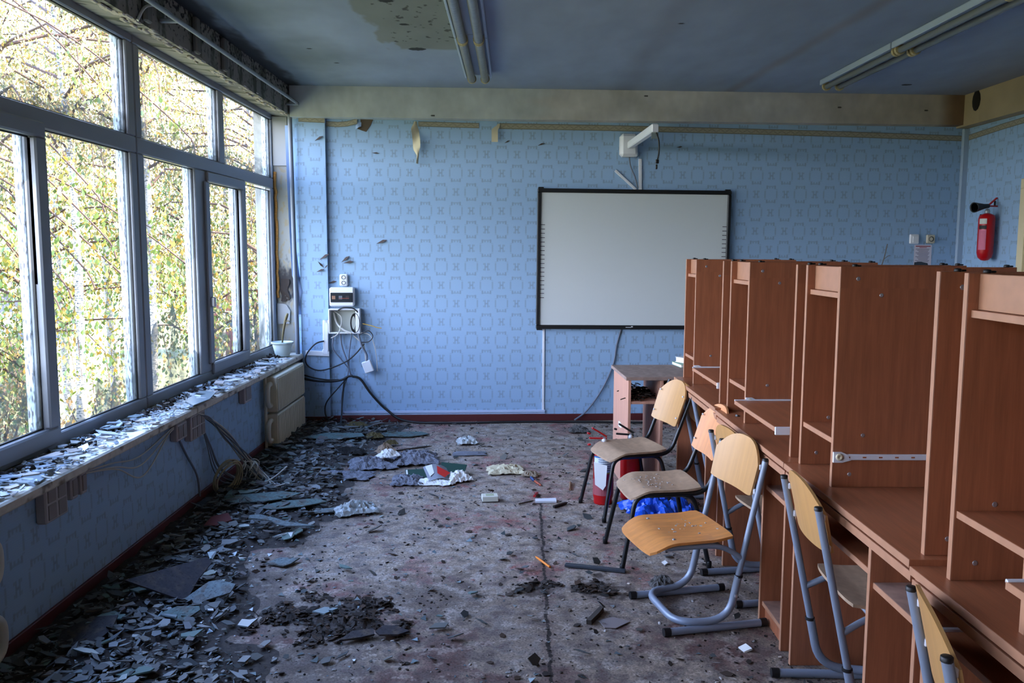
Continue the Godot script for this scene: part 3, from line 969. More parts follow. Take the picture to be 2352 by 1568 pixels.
func back_wall_things() -> void:
	var st: SurfaceTool
	# interactive whiteboard
	var b := thing("whiteboard", "large interactive whiteboard in a thin black frame on the blue wall", "whiteboard", BW * Transform3D(Basis(Vector3.BACK, -0.006), Vector3(1.118, 1.468, 0.02)))
	st = S(); bx(st, Vector3(0, 0, 0.012), Vector3(1.69, 1.19, 0.014)); obj("surface", st, mat(Color(0.80, 0.82, 0.81), 0.33), b)
	for f in [[0.0, 0.607, 1.746, 0.036], [0.0, -0.607, 1.746, 0.036]]:
		st = S(); bx(st, Vector3(f[0], f[1], 0.018), Vector3(f[2], f[3], 0.036), 0.006); obj("frame_bar", st, M.black, b)
	for s in [-1, 1]:
		st = S(); bx(st, Vector3(s * 0.857, 0, 0.018), Vector3(0.032, 1.18, 0.036), 0.006); obj("frame_bar", st, M.black, b)
		for t in [-1, 1]:
			st = S(); bx(st, Vector3(s * 0.842, t * 0.628, 0.014), Vector3(0.05, 0.018, 0.024), 0.004); obj("corner_clip", st, M.black, b)
		for i in 18:
			st = S(); bx(st, Vector3(s * 0.823, 0.305 - i * 0.0382, 0.0195), Vector3(0.040, 0.0055, 0.002)); obj("icon", st, M.black, b)
	st = S()
	bx(st, Vector3(-0.035, -0.607, 0.0365), Vector3(0.05, 0.005, 0.001))
	bx(st, Vector3(-0.002, -0.601, 0.0365), Vector3(0.016, 0.010, 0.001), 0.0, Transform3D.IDENTITY)
	obj("maker_mark", st, M.white, b)
	# short-throw projector arm without its projector
	var a := thing("projector_mount", "white projector wall mount with a long empty arm above the whiteboard", "mount", BW * Transform3D(Basis.IDENTITY, Vector3(1.052, 2.475, 0)))
	st = S(); bx(st, Vector3(0, 0, 0.05), Vector3(0.155, 0.20, 0.10), 0.024); obj("housing", st, M.white, a)
	st = S(); bx(st, Vector3(0.055, -0.075, 0.06), Vector3(0.05, 0.045, 0.06), 0.01); obj("cable_guide", st, M.white, a)
	st = S(); bx(st, Vector3(0.0, 0.0, 0.62), Vector3(0.052, 0.062, 1.08), 0.008, Transform3D(Basis(Vector3.UP, -0.02), Vector3(0.01, 0, 0))); obj("arm", st, M.white, a)
	st = S(); bx(st, Vector3(-0.012, -0.005, 1.168), Vector3(0.046, 0.056, 0.012), 0.003); obj("end_cap", st, M.white_metal, a)
	st = S(); bx(st, Vector3(0.0, -0.052, 1.10), Vector3(0.055, 0.045, 0.004), 0.001); obj("clear_bracket", st, M.glass_sheet, a)
	var c := thing("projector_cable", "black cable with plugs dangling from the end of the projector arm", "cable", BW)
	st = S(); tube(st, curve([wb(1.05, 2.44, 1.15), wb(1.07, 2.38, 1.155), wb(1.075, 2.30, 1.15), wb(1.065, 2.235, 1.15)], 6), 0.0065, 7); obj("lead", st, M.cable_black, c)
	st = S(); bx(st, Vector3(1.063, 2.225, 1.15), Vector3(0.026, 0.03, 0.014), 0.004, Transform3D.IDENTITY); bx(st, Vector3(1.058, 2.185, 1.15), Vector3(0.014, 0.035, 0.012), 0.003); obj("plug", st, M.black, c)
	# strips of trunking
	for t in [[Vector3(0.945, 2.262, 0.008), Vector3(1.135, 2.095, 0.008), 0.022, "slanting piece of white trunking hanging above the whiteboard"], [Vector3(1.168, 2.365, 0.008), Vector3(1.174, 2.095, 0.008), 0.028, "upright piece of white trunking between projector mount and whiteboard"]]:
		st = S()
		var d: Vector3 = t[1] - t[0]
		bx(st, Vector3.ZERO, Vector3(d.length(), t[2], 0.014), 0.002, Transform3D(Basis(Vector3.BACK, atan2(d.y, d.x)), (t[0] + t[1]) * 0.5))
		tag(obj("trunking", st, M.white, null, BW), t[3], "trunking", "white cable trunking")
	st = S(); bb(st, Vector3(0.305, 0.10, 0.0), Vector3(0.325, 0.842, 0.012), 0.002)
	tag(obj("trunking", st, M.white, null, BW), "upright trunking from the whiteboard's lower left corner to the skirting", "trunking", "white cable trunking")
	st = S(); bb(st, Vector3(-1.52, 0.078, 0.0), Vector3(0.335, 0.102, 0.014), 0.003); bb(st, Vector3(-1.52, 0.064, 0.0), Vector3(0.335, 0.074, 0.010), 0.002)
	tag(obj("trunking", st, mat(Color(0.70, 0.76, 0.86), 0.6), null, BW), "low horizontal trunking running just above the red skirting", "trunking", "white cable trunking")
	st = S()
	bb(st, Vector3(-1.655, 0.64, 0.046), Vector3(-1.607, 0.93, 0.066), 0.005)
	bb(st, Vector3(-1.64, 0.90, 0.046), Vector3(-1.59, 0.93, 0.066), 0.005)
	bx(st, Vector3(-1.74, 0.637, 0.056), Vector3(0.21, 0.045, 0.02), 0.004, Transform3D(Basis(Vector3.BACK, -0.05), Vector3(0, -0.09, 0)))
	bx(st, Vector3(-1.635, 0.645, 0.057), Vector3(0.06, 0.055, 0.024), 0.012)
	tag(obj("trunking", st, M.white, null, BW), "white trunking elbow running down the pier from the open fuse box", "trunking", "white cable trunking")
	wall_cable([wb(1.06, 2.38, 0.06), wb(1.075, 2.30, 0.04), wb(1.12, 2.20, 0.03), wb(1.148, 2.11, 0.02)], 0.007, M.cable_grey, "grey cable drooping from projector mount to whiteboard")
	wall_cable([wb(1.025, 0.85, 0.01), wb(0.985, 0.70, 0.012), wb(0.955, 0.52, 0.015), wb(0.86, 0.30, 0.02), wb(0.72, 0.10, 0.03), wb(0.60, 0.012, 0.05)], 0.008, M.cable_grey, "grey cable hanging from the whiteboard down to the floor")
	# sockets, fuse box, open junction box
	var s := thing("wall_socket", "white double socket on the pier above the fuse box", "socket", BW * Transform3D(Basis.IDENTITY, Vector3(-1.468, 1.283, 0)))
	st = S(); bx(st, Vector3(0, 0, 0.02), Vector3(0.072, 0.105, 0.04), 0.010); obj("plate", st, M.white, s)
	for t in [-1, 1]:
		st = S(); lathe(st, [Vector2(0, 0.0), Vector2(0.017, 0.001), Vector2(0.019, 0.004), Vector2(0.015, 0.004), Vector2(0.013, 0.001)], 14, Transform3D(Basis(Vector3.RIGHT, PI / 2), Vector3(0, t * 0.024, 0.039))); obj("outlet", st, mat(Color(0.35, 0.36, 0.38), 0.6), s)
	var f := thing("fuse_box", "closed white fuse box with a smoked window, above the open one", "fuse box", BW * Transform3D(Basis.IDENTITY, Vector3(-1.48, 1.137, 0)))
	st = S(); bx(st, Vector3(0, 0, 0.045), Vector3(0.215, 0.168, 0.09), 0.012); obj("case", st, M.white, f)
	st = S(); bx(st, Vector3(0, -0.005, 0.092), Vector3(0.195, 0.085, 0.008), 0.003); obj("window", st, mat(Color(0.12, 0.14, 0.16), 0.15), f)
	for i in 3:
		st = S(); bx(st, Vector3(-0.07 + i * 0.06, -0.005, 0.0965), Vector3(0.03, 0.03, 0.002)); obj("breaker", st, mat([Color(0.55, 0.40, 0.30), Color(0.38, 0.42, 0.45), Color(0.04, 0.04, 0.05)][i], 0.5), f)
	st = S(); bx(st, Vector3(0.02, -0.012, 0.098), Vector3(0.09, 0.005, 0.001)); obj("label_strip", st, mat(Color(0.5, 0.2, 0.12), 0.6), f)
	var j := thing("junction_box", "open white wiring box without its cover, cables spilling out", "junction box", BW * Transform3D(Basis.IDENTITY, Vector3(-1.46, 0.922, 0)))
	st = S()
	bx(st, Vector3(0, 0, 0.004), Vector3(0.26, 0.215, 0.008))
	obj("back", st, mat(Color(0.66, 0.68, 0.64), 0.7), j)
	for w in [[Vector3(0, 0.104, 0.05), Vector3(0.275, 0.012, 0.10)], [Vector3(0, -0.104, 0.05), Vector3(0.275, 0.012, 0.10)], [Vector3(-0.132, 0, 0.05), Vector3(0.012, 0.215, 0.10)], [Vector3(0.118, 0, 0.05), Vector3(0.038, 0.215, 0.10)]]:
		st = S(); bx(st, w[0], w[1], 0.004); obj("side", st, M.white, j)
	st = S()
	tube(st, curve([Vector3(-0.10, 0.07, 0.03), Vector3(-0.07, -0.02, 0.06), Vector3(-0.01, -0.075, 0.09), Vector3(0.06, -0.105, 0.10)], 6), 0.009, 6)
	tube(st, curve([Vector3(-0.11, 0.09, 0.03), Vector3(-0.03, 0.03, 0.06), Vector3(-0.05, -0.10, 0.10), Vector3(-0.12, -0.15, 0.09)], 6), 0.004, 6)
	obj("white_wire", st, M.cable_white, j)
	st = S()
	for i in 5:
		var ring := []
		for k in 19:
			var t := TAU * k / 18.0
			ring.append(Vector3(0.078 + (0.020 + 0.005 * i) * cos(t) + 0.004 * i, -0.015 + (0.062 + 0.006 * i) * sin(t), 0.075 + 0.006 * i))
		tube(st, ring, 0.0035, 5, false)
	obj("coiled_wire", st, M.cable_black, j)
	st = S()
	tube(st, curve([Vector3(-0.05, 0.10, 0.10), Vector3(0.0, 0.122, 0.115), Vector3(0.08, 0.115, 0.11), Vector3(0.12, 0.08, 0.10)], 6), 0.006, 6)
	obj("black_wire", st, M.cable_black, j)
	var ad := thing("power_adapter", "small white adapter box dangling from its leads below the wiring box", "adapter", BW * Transform3D(Basis(Vector3.BACK, 0.35), Vector3(-1.262, 0.515, 0.07)))
	st = S(); bx(st, Vector3.ZERO, Vector3(0.082, 0.105, 0.04), 0.006); obj("case", st, M.white, ad)
	st = S(); tube(st, curve([Vector3(0, 0.05, 0), Vector3(0.02, 0.12, 0), Vector3(0.03, 0.2, 0.0), Vector3(-0.02, 0.30, -0.01)], 6), 0.006, 6); obj("lead", st, M.cable_white, ad)
	# cables falling from the wiring box
	var g := "cables spilling from the wiring box"
	wall_cable([wb(-1.33, 0.82, 0.08), wb(-1.24, 0.80, 0.09), wb(-1.20, 0.70, 0.08), wb(-1.185, 0.58, 0.06), wb(-1.18, 0.47, 0.05)], 0.004, M.cable_white, "thin white lead falling past the dangling adapter", "cable", g)
	wall_cable([wb(-1.645, 0.745, 0.07), wb(-1.72, 0.72, 0.09), wb(-1.80, 0.62, 0.09), wb(-1.79, 0.53, 0.09), wb(-1.68, 0.485, 0.09), wb(-1.52, 0.53, 0.08), wb(-1.40, 0.60, 0.08), wb(-1.29, 0.72, 0.09)], 0.007, M.cable_black, "black cable looping out over the pier below the trunking elbow", "cable", g)
	wall_cable([wb(-1.855, 0.42, 0.10), wb(-1.72, 0.395, 0.10), wb(-1.60, 0.385, 0.08), wb(-1.50, 0.395, 0.07), wb(-1.44, 0.425, 0.06), wb(-1.40, 0.43, 0.06)], 0.011, M.cable_black, "thick taped black cable crossing the pier above the floor", "cable", g)
	wall_cable([wb(-1.40, 0.425, 0.06), wb(-1.33, 0.40, 0.06), wb(-1.24, 0.27, 0.06), wb(-1.10, 0.12, 0.06), wb(-0.92, 0.025, 0.10), wb(-0.5, 0.011, 0.14), wb(0.2, 0.010, 0.10), wb(0.9, 0.010, 0.15), wb(1.5, 0.010, 0.2)], 0.011, M.cable_black, "long black cable arching down and running along the skirting", "cable", g, 8)
	wall_cable([wb(-1.855, 0.455, 0.10), wb(-1.73, 0.42, 0.10), wb(-1.62, 0.40, 0.085), wb(-1.52, 0.398, 0.07)], 0.006, M.cable_black, "thinner black cable beside the thick taped one", "cable", g)
	wall_cable([wb(-1.50, 0.82, 0.07), wb(-1.49, 0.70, 0.06), wb(-1.445, 0.56, 0.06), wb(-1.42, 0.45, 0.055), wb(-1.40, 0.42, 0.05)], 0.007, M.cable_grey, "grey cable dropping straight from the wiring box", "cable", g)
	wall_cable([wb(-1.56, 0.80, 0.06), wb(-1.57, 0.68, 0.06), wb(-1.50, 0.58, 0.05), wb(-1.43, 0.49, 0.05)], 0.006, M.cable_grey, "grey cable kinking out from the box's lower left corner", "cable", g)
	wall_cable([wb(-1.40, 0.81, 0.07), wb(-1.43, 0.62, 0.05), wb(-1.44, 0.45, 0.05), wb(-1.50, 0.25, 0.04), wb(-1.50, 0.09, 0.03)], 0.006, M.cable_grey, "grey cable hanging from the box down to the skirting", "cable", g)
	wall_cable([wb(-1.44, 0.42, 0.06), wb(-1.53, 0.32, 0.06), wb(-1.63, 0.20, 0.07), wb(-1.645, 0.10, 0.08), wb(-1.61, 0.015, 0.09)], 0.006, M.cable_black, "black cable bending down the pier to the floor", "cable", g)
	wall_cable([wb(-1.34, 0.81, 0.09), wb(-1.31, 0.70, 0.09), wb(-1.27, 0.62, 0.08), wb(-1.275, 0.55, 0.075)], 0.010, M.cable_grey, "grey lead with a plug ending at the dangling adapter", "cable", g)
	wall_cable([wb(-1.30, 0.90, 0.09), wb(-1.22, 0.885, 0.12), wb(-1.17, 0.87, 0.13), wb(-1.13, 0.865, 0.14)], 0.004, mat(Color(0.62, 0.50, 0.14), 0.6), "short yellow wire end sticking out beside the wiring box", "wire", g)
	wall_cable([wb(-1.33, 0.80, 0.09), wb(-1.25, 0.84, 0.11), wb(-1.21, 0.79, 0.11), wb(-1.25, 0.74, 0.09), wb(-1.32, 0.735, 0.08)], 0.004, M.cable_black, "thin black wire loop under the wiring box corner", "cable", g)
	# floor cables in the corner (far wall frame, lying on the floor)
	wall_cable([wb(-1.47, 0.40, 0.08), wb(-1.49, 0.20, 0.10), wb(-1.47, 0.06, 0.35), wb(-1.46, 0.03, 0.7), wb(-1.58, 0.02, 0.95), wb(-1.75, 0.02, 1.05), wb(-1.86, 0.03, 1.08)], 0.008, M.cable_black, "black cable curving across the rubble to the radiator", "cable", g)
	wall_cable([wb(-1.80, 0.02, 1.05), wb(-1.62, 0.02, 0.95), wb(-1.45, 0.025, 0.85), wb(-1.30, 0.03, 0.72), wb(-1.22, 0.03, 0.66)], 0.008, M.cable_black, "black cable end lying on glass near the radiator", "cable", g)
	# torn paper: hanging border tails, hole, flaps
	st = S()
	sheet(st, 3, 16, func(u: float, v: float) -> Vector3:
		var w := 0.065 * (1.0 - 0.75 * smoothstep(0.6, 0.85, v)) * (0.35 + 0.65 * smoothstep(0.0, 0.22, v))
		return wb(-0.825 + 0.02 * sin(v * 3.2) - 0.02 * smoothstep(0.0, 0.2, v) * (1.0 - v) + (u - 0.5) * w + 0.014 * smoothstep(0.7, 0.8, v), 2.665 - 0.36 * v, 0.02 + 0.045 * sin(v * 3.0) + 0.02 * sin(u * 3.0 + v * 8.0)))
	tag(obj("hanging_paper", st, M.paper_back, null, BW), "long ragged tail of border paper hanging upside out", "paper", "border tails peeled off the wall")
	st = S()
	sheet(st, 2, 10, func(u: float, v: float) -> Vector3:
		return wb(-0.105 - 0.055 * smoothstep(0.0, 0.35, v) + u * (0.02 + 0.035 * smoothstep(0.0, 0.3, v)), 2.655 - 0.16 * v, 0.01 + 0.05 * sin(v * 2.0)))
	tag(obj("hanging_paper", st, M.paper_back, null, BW), "short folded tail of border paper hanging left of the projector mount", "paper", "border tails peeled off the wall")
	st = S()
	plate(st, PackedVector2Array([Vector2(-1.33, -2.60), Vector2(-1.30, -2.645), Vector2(-1.305, -2.69), Vector2(-1.19, -2.69), Vector2(-1.215, -2.63), Vector2(-1.255, -2.575), Vector2(-1.29, -2.585)]), 0.004, BW * Transform3D(Basis(Vector3.RIGHT, PI / 2), Vector3(0, 0, 0.001)))
	tag(obj("torn_patch", st, mat(Color(0.36, 0.31, 0.26), 0.95)), "bare brown patch where the wallpaper is torn away under the beam", "hole")
	st = S()
	sheet(st, 3, 4, func(u: float, v: float) -> Vector3:
		return wb(-1.345 + 0.05 * u, 2.655 - 0.06 * v * (1.0 - 0.4 * u), 0.005 + 0.035 * sin(u * 2.6) * v))
	tag(obj("torn_flap", st, mat(Color(0.62, 0.72, 0.88), 0.8), null, BW), "curled wallpaper edge at the left of the bare patch", "wallpaper")
	var flaps := [[-1.627, 1.485, 0.05, 0.5, "small dark wallpaper tear on the pier's edge left of the socket"], [-1.45, 1.465, 0.045, 0.6, "upper of two dark wallpaper tears above the wall socket"], [-1.425, 1.437, 0.045, 0.1, "lower of two dark wallpaper tears above the wall socket"], [-1.655, 2.505, 0.04, 0.5, "dark wallpaper tear near the top of the pier"], [-1.175, 2.39, 0.028, -0.1, "tiny dark tear below the bare brown patch"], [-1.13, 1.618, 0.05, 0.3, "dark wallpaper tear alone in the blue wall right of the socket"], [-1.665, 1.42, 0.035, -0.9, "slanting pale tear low on the pier above the fuse box"], [-1.615, 1.40, 0.02, 0.8, "tiny tear at the pier's edge above the fuse box"], [-1.665, 1.365, 0.035, 0.3, "lowest small tear on the pier beside the fuse box"], [0.28, 2.48, 0.03, 0.3, "tiny brown nick in the wallpaper left above the whiteboard"], [-0.02, 2.50, 0.025, 0.4, "tiny brown nick just right of the short hanging paper tail"], [1.52, 2.47, 0.025, 0.1, "tiny brown nick right of the projector mount"], [-1.57, 1.26, 0.04, 0.2, "small dark tear at the upper left corner of the fuse box"]]
	for q in flaps:
		st = S()
		var sz: float = q[2]
		plate(st, PackedVector2Array([Vector2(-sz, 0), Vector2(sz * 0.3, -sz * 0.38), Vector2(sz, -sz * 0.10), Vector2(sz * 0.2, sz * 0.18)]), 0.003, BW * Transform3D(Basis(Vector3.BACK, q[3]) * Basis(Vector3.RIGHT, PI / 2 - 0.5), Vector3(q[0], q[1], 0.014 if q[0] > -1.6 else 0.058)))
		tag(obj("wall_tear", st, mat(Color(0.30, 0.26, 0.25), 0.9)), q[4], "tear", "tears in the far wallpaper")
	# switch, socket and notice at the right-hand end
	var sw := thing("light_switch", "white square light switch above the printed notice", "switch", BW * Transform3D(Basis.IDENTITY, Vector3(3.721, 1.667, 0)))
	st = S(); bx(st, Vector3(0, 0, 0.012), Vector3(0.088, 0.088, 0.024), 0.008); obj("plate", st, M.white, sw)
	st = S(); bx(st, Vector3(0.008, -0.003, 0.026), Vector3(0.055, 0.06, 0.008), 0.003); obj("rocker", st, M.white, sw)
	var so := thing("wall_socket", "cream square socket right of the light switch", "socket", BW * Transform3D(Basis.IDENTITY, Vector3(3.876, 1.667, 0)))
	st = S(); bx(st, Vector3(0, 0, 0.012), Vector3(0.08, 0.08, 0.024), 0.008); obj("plate", st, M.cream, so)
	st = S(); lathe(st, [Vector2(0, 0.0), Vector2(0.018, 0.001), Vector2(0.024, 0.006), Vector2(0.02, 0.006)], 14, Transform3D(Basis(Vector3.RIGHT, PI / 2), Vector3(0, 0, 0.023))); obj("outlet", st, mat(Color(0.22, 0.2, 0.15), 0.6), so)
	var no := thing("notice", "printed sheet with a red heading pinned below the light switch", "notice", BW * Transform3D(Basis.IDENTITY, Vector3(3.815, 1.515, 0.003)))
	st = S(); bx(st, Vector3.ZERO, Vector3(0.165, 0.20, 0.002)); obj("sheet", st, mat(Color(0.82, 0.80, 0.84), 0.8), no)
	st = S(); bx(st, Vector3(0, 0.086, 0.002), Vector3(0.14, 0.008, 0.001)); bx(st, Vector3(0.0, 0.074, 0.002), Vector3(0.07, 0.005, 0.001)); obj("heading", st, mat(Color(0.6, 0.15, 0.2), 0.8), no)
	for i in 11:
		st = S(); bx(st, Vector3(-0.004 + 0.004 * (i % 3), 0.06 - i * 0.0115, 0.002), Vector3(0.13 - 0.02 * ((i * 7) % 3), 0.0042, 0.001)); obj("text_line", st, mat(Color(0.36, 0.34, 0.42), 0.8), no)
	st = S(); plate(st, PackedVector2Array([Vector2(-0.08, 0.10), Vector2(0.06, 0.10), Vector2(0.05, 0.068), Vector2(-0.02, 0.055), Vector2(-0.075, 0.06)]), 0.001, Transform3D(Basis(Vector3.RIGHT, PI / 2), Vector3(0, 0, 0.0015))); obj("dark_picture", st, mat(Color(0.16, 0.2, 0.24), 0.8), no)
	st = S()
	tube(st, curve([wb(3.40, 1.40, 0.05), wb(3.43, 1.50, 0.05), wb(3.455, 1.62, 0.045)], 5), 0.005, 5)
	tube(st, curve([wb(3.425, 1.48, 0.05), wb(3.455, 1.51, 0.06), wb(3.48, 1.515, 0.06)], 5), 0.003, 5)
	tag(obj("dry_twig", st, mat(Color(0.42, 0.40, 0.38), 0.9), null, BW), "bare dry twig standing against the wall above the desk row", "twig")
	# teacher's desk and books come with the desks

func right_wall_things() -> void:
	var st: SurfaceTool
	# hand fire extinguisher on the right wall, horn pointing left
	var e := thing("fire_extinguisher", "slim red fire extinguisher with a black horn hung on the right-hand wall", "fire extinguisher", Transform3D(Basis(Vector3.UP, 0.35), Vector3(4.075, 1.475, -7.3)))
	st = S(); lathe(st, [Vector2(0, 0), Vector2(0.03, 0.006), Vector2(0.055, 0.03), Vector2(0.064, 0.07), Vector2(0.065, 0.36), Vector2(0.058, 0.385), Vector2(0.03, 0.40), Vector2(0.02, 0.405), Vector2(0, 0.405)], 22); obj("cylinder", st, M.red, e)
	st = S(); lathe(st, [Vector2(0.018, 0.40), Vector2(0.022, 0.41), Vector2(0.022, 0.425), Vector2(0.014, 0.44), Vector2(0, 0.445)], 14); obj("valve", st, M.steel, e)
	st = S(); lathe(st, [Vector2(0.018, 0.0), Vector2(0.022, 0.05), Vector2(0.042, 0.15), Vector2(0.044, 0.16), Vector2(0.036, 0.155)], 18, Transform3D(Basis(Vector3.BACK, PI / 2 + 0.1), Vector3(-0.005, 0.465, 0.01))); obj("horn", st, M.black, e)
	st = S(); bx(st, Vector3(0.05, 0.465, 0.01), Vector3(0.11, 0.012, 0.02), 0.003); obj("carry_handle", st, M.red, e)
	st = S(); bx(st, Vector3.ZERO, Vector3(0.11, 0.010, 0.02), 0.003, Transform3D(Basis(Vector3.BACK, 0.62), Vector3(0.045, 0.505, 0.01))); obj("squeeze_lever", st, M.red, e)
	st = S(); bx(st, Vector3(0.068, 0.485, 0.01), Vector3(0.012, 0.05, 0.014), 0.002); obj("spring_strut", st, M.black, e)
	for q in [[0.335, 0.045, Color(0.80, 0.80, 0.76)], [0.285, 0.03, Color(0.08, 0.08, 0.09)], [0.18, 0.17, Color(0.80, 0.42, 0.52)]]:
		st = S()
		for k in 6:
			var a0 := 2.55 + k * 0.16
			var a1 := a0 + 0.16
			quad(st, Vector3(0.0662 * cos(a0), q[0] - q[1] * 0.5, 0.0662 * sin(a0)), Vector3(0.0662 * cos(a1), q[0] - q[1] * 0.5, 0.0662 * sin(a1)), Vector3(0.0662 * cos(a1), q[0] + q[1] * 0.5, 0.0662 * sin(a1)), Vector3(0.0662 * cos(a0), q[0] + q[1] * 0.5, 0.0662 * sin(a0)))
		obj("label", st, mat(q[2], 0.6), e, Transform3D(Basis(Vector3.UP, 0.15), Vector3.ZERO))
	st = S(); bx(st, Vector3(0.03, 0.30, -0.075), Vector3(0.03, 0.2, 0.03), 0.004); obj("wall_bracket", st, M.black, e)
	# door frame at the right edge
	var d := thing("door_1", "cream painted door in the right-hand wall at the picture's edge", "door")
	d.set_meta("kind", "structure")
	st = S(); bb(st, Vector3(4.13, 0, -6.94), Vector3(4.171, 2.06, -6.86), 0.005); obj("jamb", st, mat(Color(0.86, 0.80, 0.64), 0.6), d)
	st = S(); bb(st, Vector3(4.13, 0, -5.98), Vector3(4.171, 2.06, -5.90), 0.005); obj("jamb", st, mat(Color(0.86, 0.80, 0.64), 0.6), d)
	st = S(); bb(st, Vector3(4.13, 2.06, -6.94), Vector3(4.171, 2.14, -5.90), 0.005); obj("head", st, mat(Color(0.86, 0.80, 0.64), 0.6), d)
	st = S(); bb(st, Vector3(4.15, 0.01, -6.86), Vector3(4.171, 2.06, -5.98), 0.005); obj("leaf", st, mat(Color(0.80, 0.76, 0.64), 0.6), d)
	st = S(); bb(st, Vector3(4.10, 1.0, -6.08), Vector3(4.15, 1.02, -6.04), 0.004); bb(st, Vector3(4.10, 1.0, -6.16), Vector3(4.115, 1.02, -6.04), 0.004); obj("handle", st, M.steel, d)
	st = S()
	lathe(st, [Vector2(0, 0), Vector2(0.075, 0.004), Vector2(0.05, 0.012), Vector2(0, 0.016)], 12, Transform3D(Basis(Vector3.BACK, PI / 2), Vector3(4.062, 2.86, -7.55)) * Transform3D(Basis.from_scale(Vector3(1.2, 1, 0.9)), Vector3.ZERO))
	tag(obj("soot_hole", st, mat(Color(0.10, 0.08, 0.06), 0.95)), "dark hole knocked into the right-hand beam near the corner", "hole")

# ---------------------------------------------------------------- ceiling lamps
func ceiling_things() -> void:
	lamp(Vector3(-0.245, 2.94, -6.86), -0.005, "pair of dirty fluorescent tubes on the ceiling between window and whiteboard", true)
	lamp(Vector3(2.63, 2.94, -7.09), 0.012, "pair of dull fluorescent battens on the ceiling above the desk row", false)

func lamp(far_end: Vector3, turn: float, label: String, silver: bool) -> void:
	var l := thing("fluorescent_lamp", label, "ceiling lamp", Transform3D(Basis(Vector3.UP, turn), far_end), "ceiling lamps")
	var st: SurfaceTool
	var n1 := fn(41, 0.05, 3)
	if not M.has("tube_silver"):
		M.tube_silver = tri_tex(mat(Color.WHITE, 0.3, 0.35), pix(64, 256, func(x: int, y: int) -> Color:
			var k := 0.78 + 0.28 * n1.get_noise_2d(x * 0.4, y * 3.2)
			return Color(0.66 * k, 0.66 * k, 0.64 * k)), Vector3(3, 3, 3))  # streaks in the silver stand for reflections on the tube
		M.tube_clear = mat(Color(0.45, 0.47, 0.48), 0.2)
		M.lamp_body = mat(Color(0.66, 0.72, 0.80), 0.5)
		M.holder = mat(Color(0.72, 0.66, 0.48), 0.6)
	for half in 2:
		var z0 := half * 1.27
		var z1 := z0 + 1.25
		st = S(); bb(st, Vector3(-0.105, -0.022, z0), Vector3(0.105, 0.0, z1), 0.006); obj("body", st, M.lamp_body, l)
		for s in [-1, 1]:
			st = S(); bb(st, Vector3(s * 0.098 - 0.008, -0.045, z0), Vector3(s * 0.098 + 0.008, -0.004, z1), 0.003); obj("side_rail", st, M.lamp_body, l)
			st = S(); tube(st, [Vector3(s * 0.052, -0.058, z0 + 0.02), Vector3(s * 0.052, -0.058, z1 - 0.02)], 0.030 if silver else 0.022, 12); obj("tube", st, M.tube_silver if silver else M.tube_clear, l)
			for z in [z0 + 0.012, z1 - 0.012]:
				st = S(); lathe(st, [Vector2(0, -0.012), Vector2(0.036, -0.012), Vector2(0.036, 0.012), Vector2(0, 0.012)], 12, Transform3D(Basis(Vector3.RIGHT, PI / 2), Vector3(s * 0.052, -0.054, z)), false); bb(st, Vector3(s * 0.052 - 0.02, -0.05, z - 0.01), Vector3(s * 0.052 + 0.02, -0.01, z + 0.01)); obj("tube_holder", st, M.holder, l)

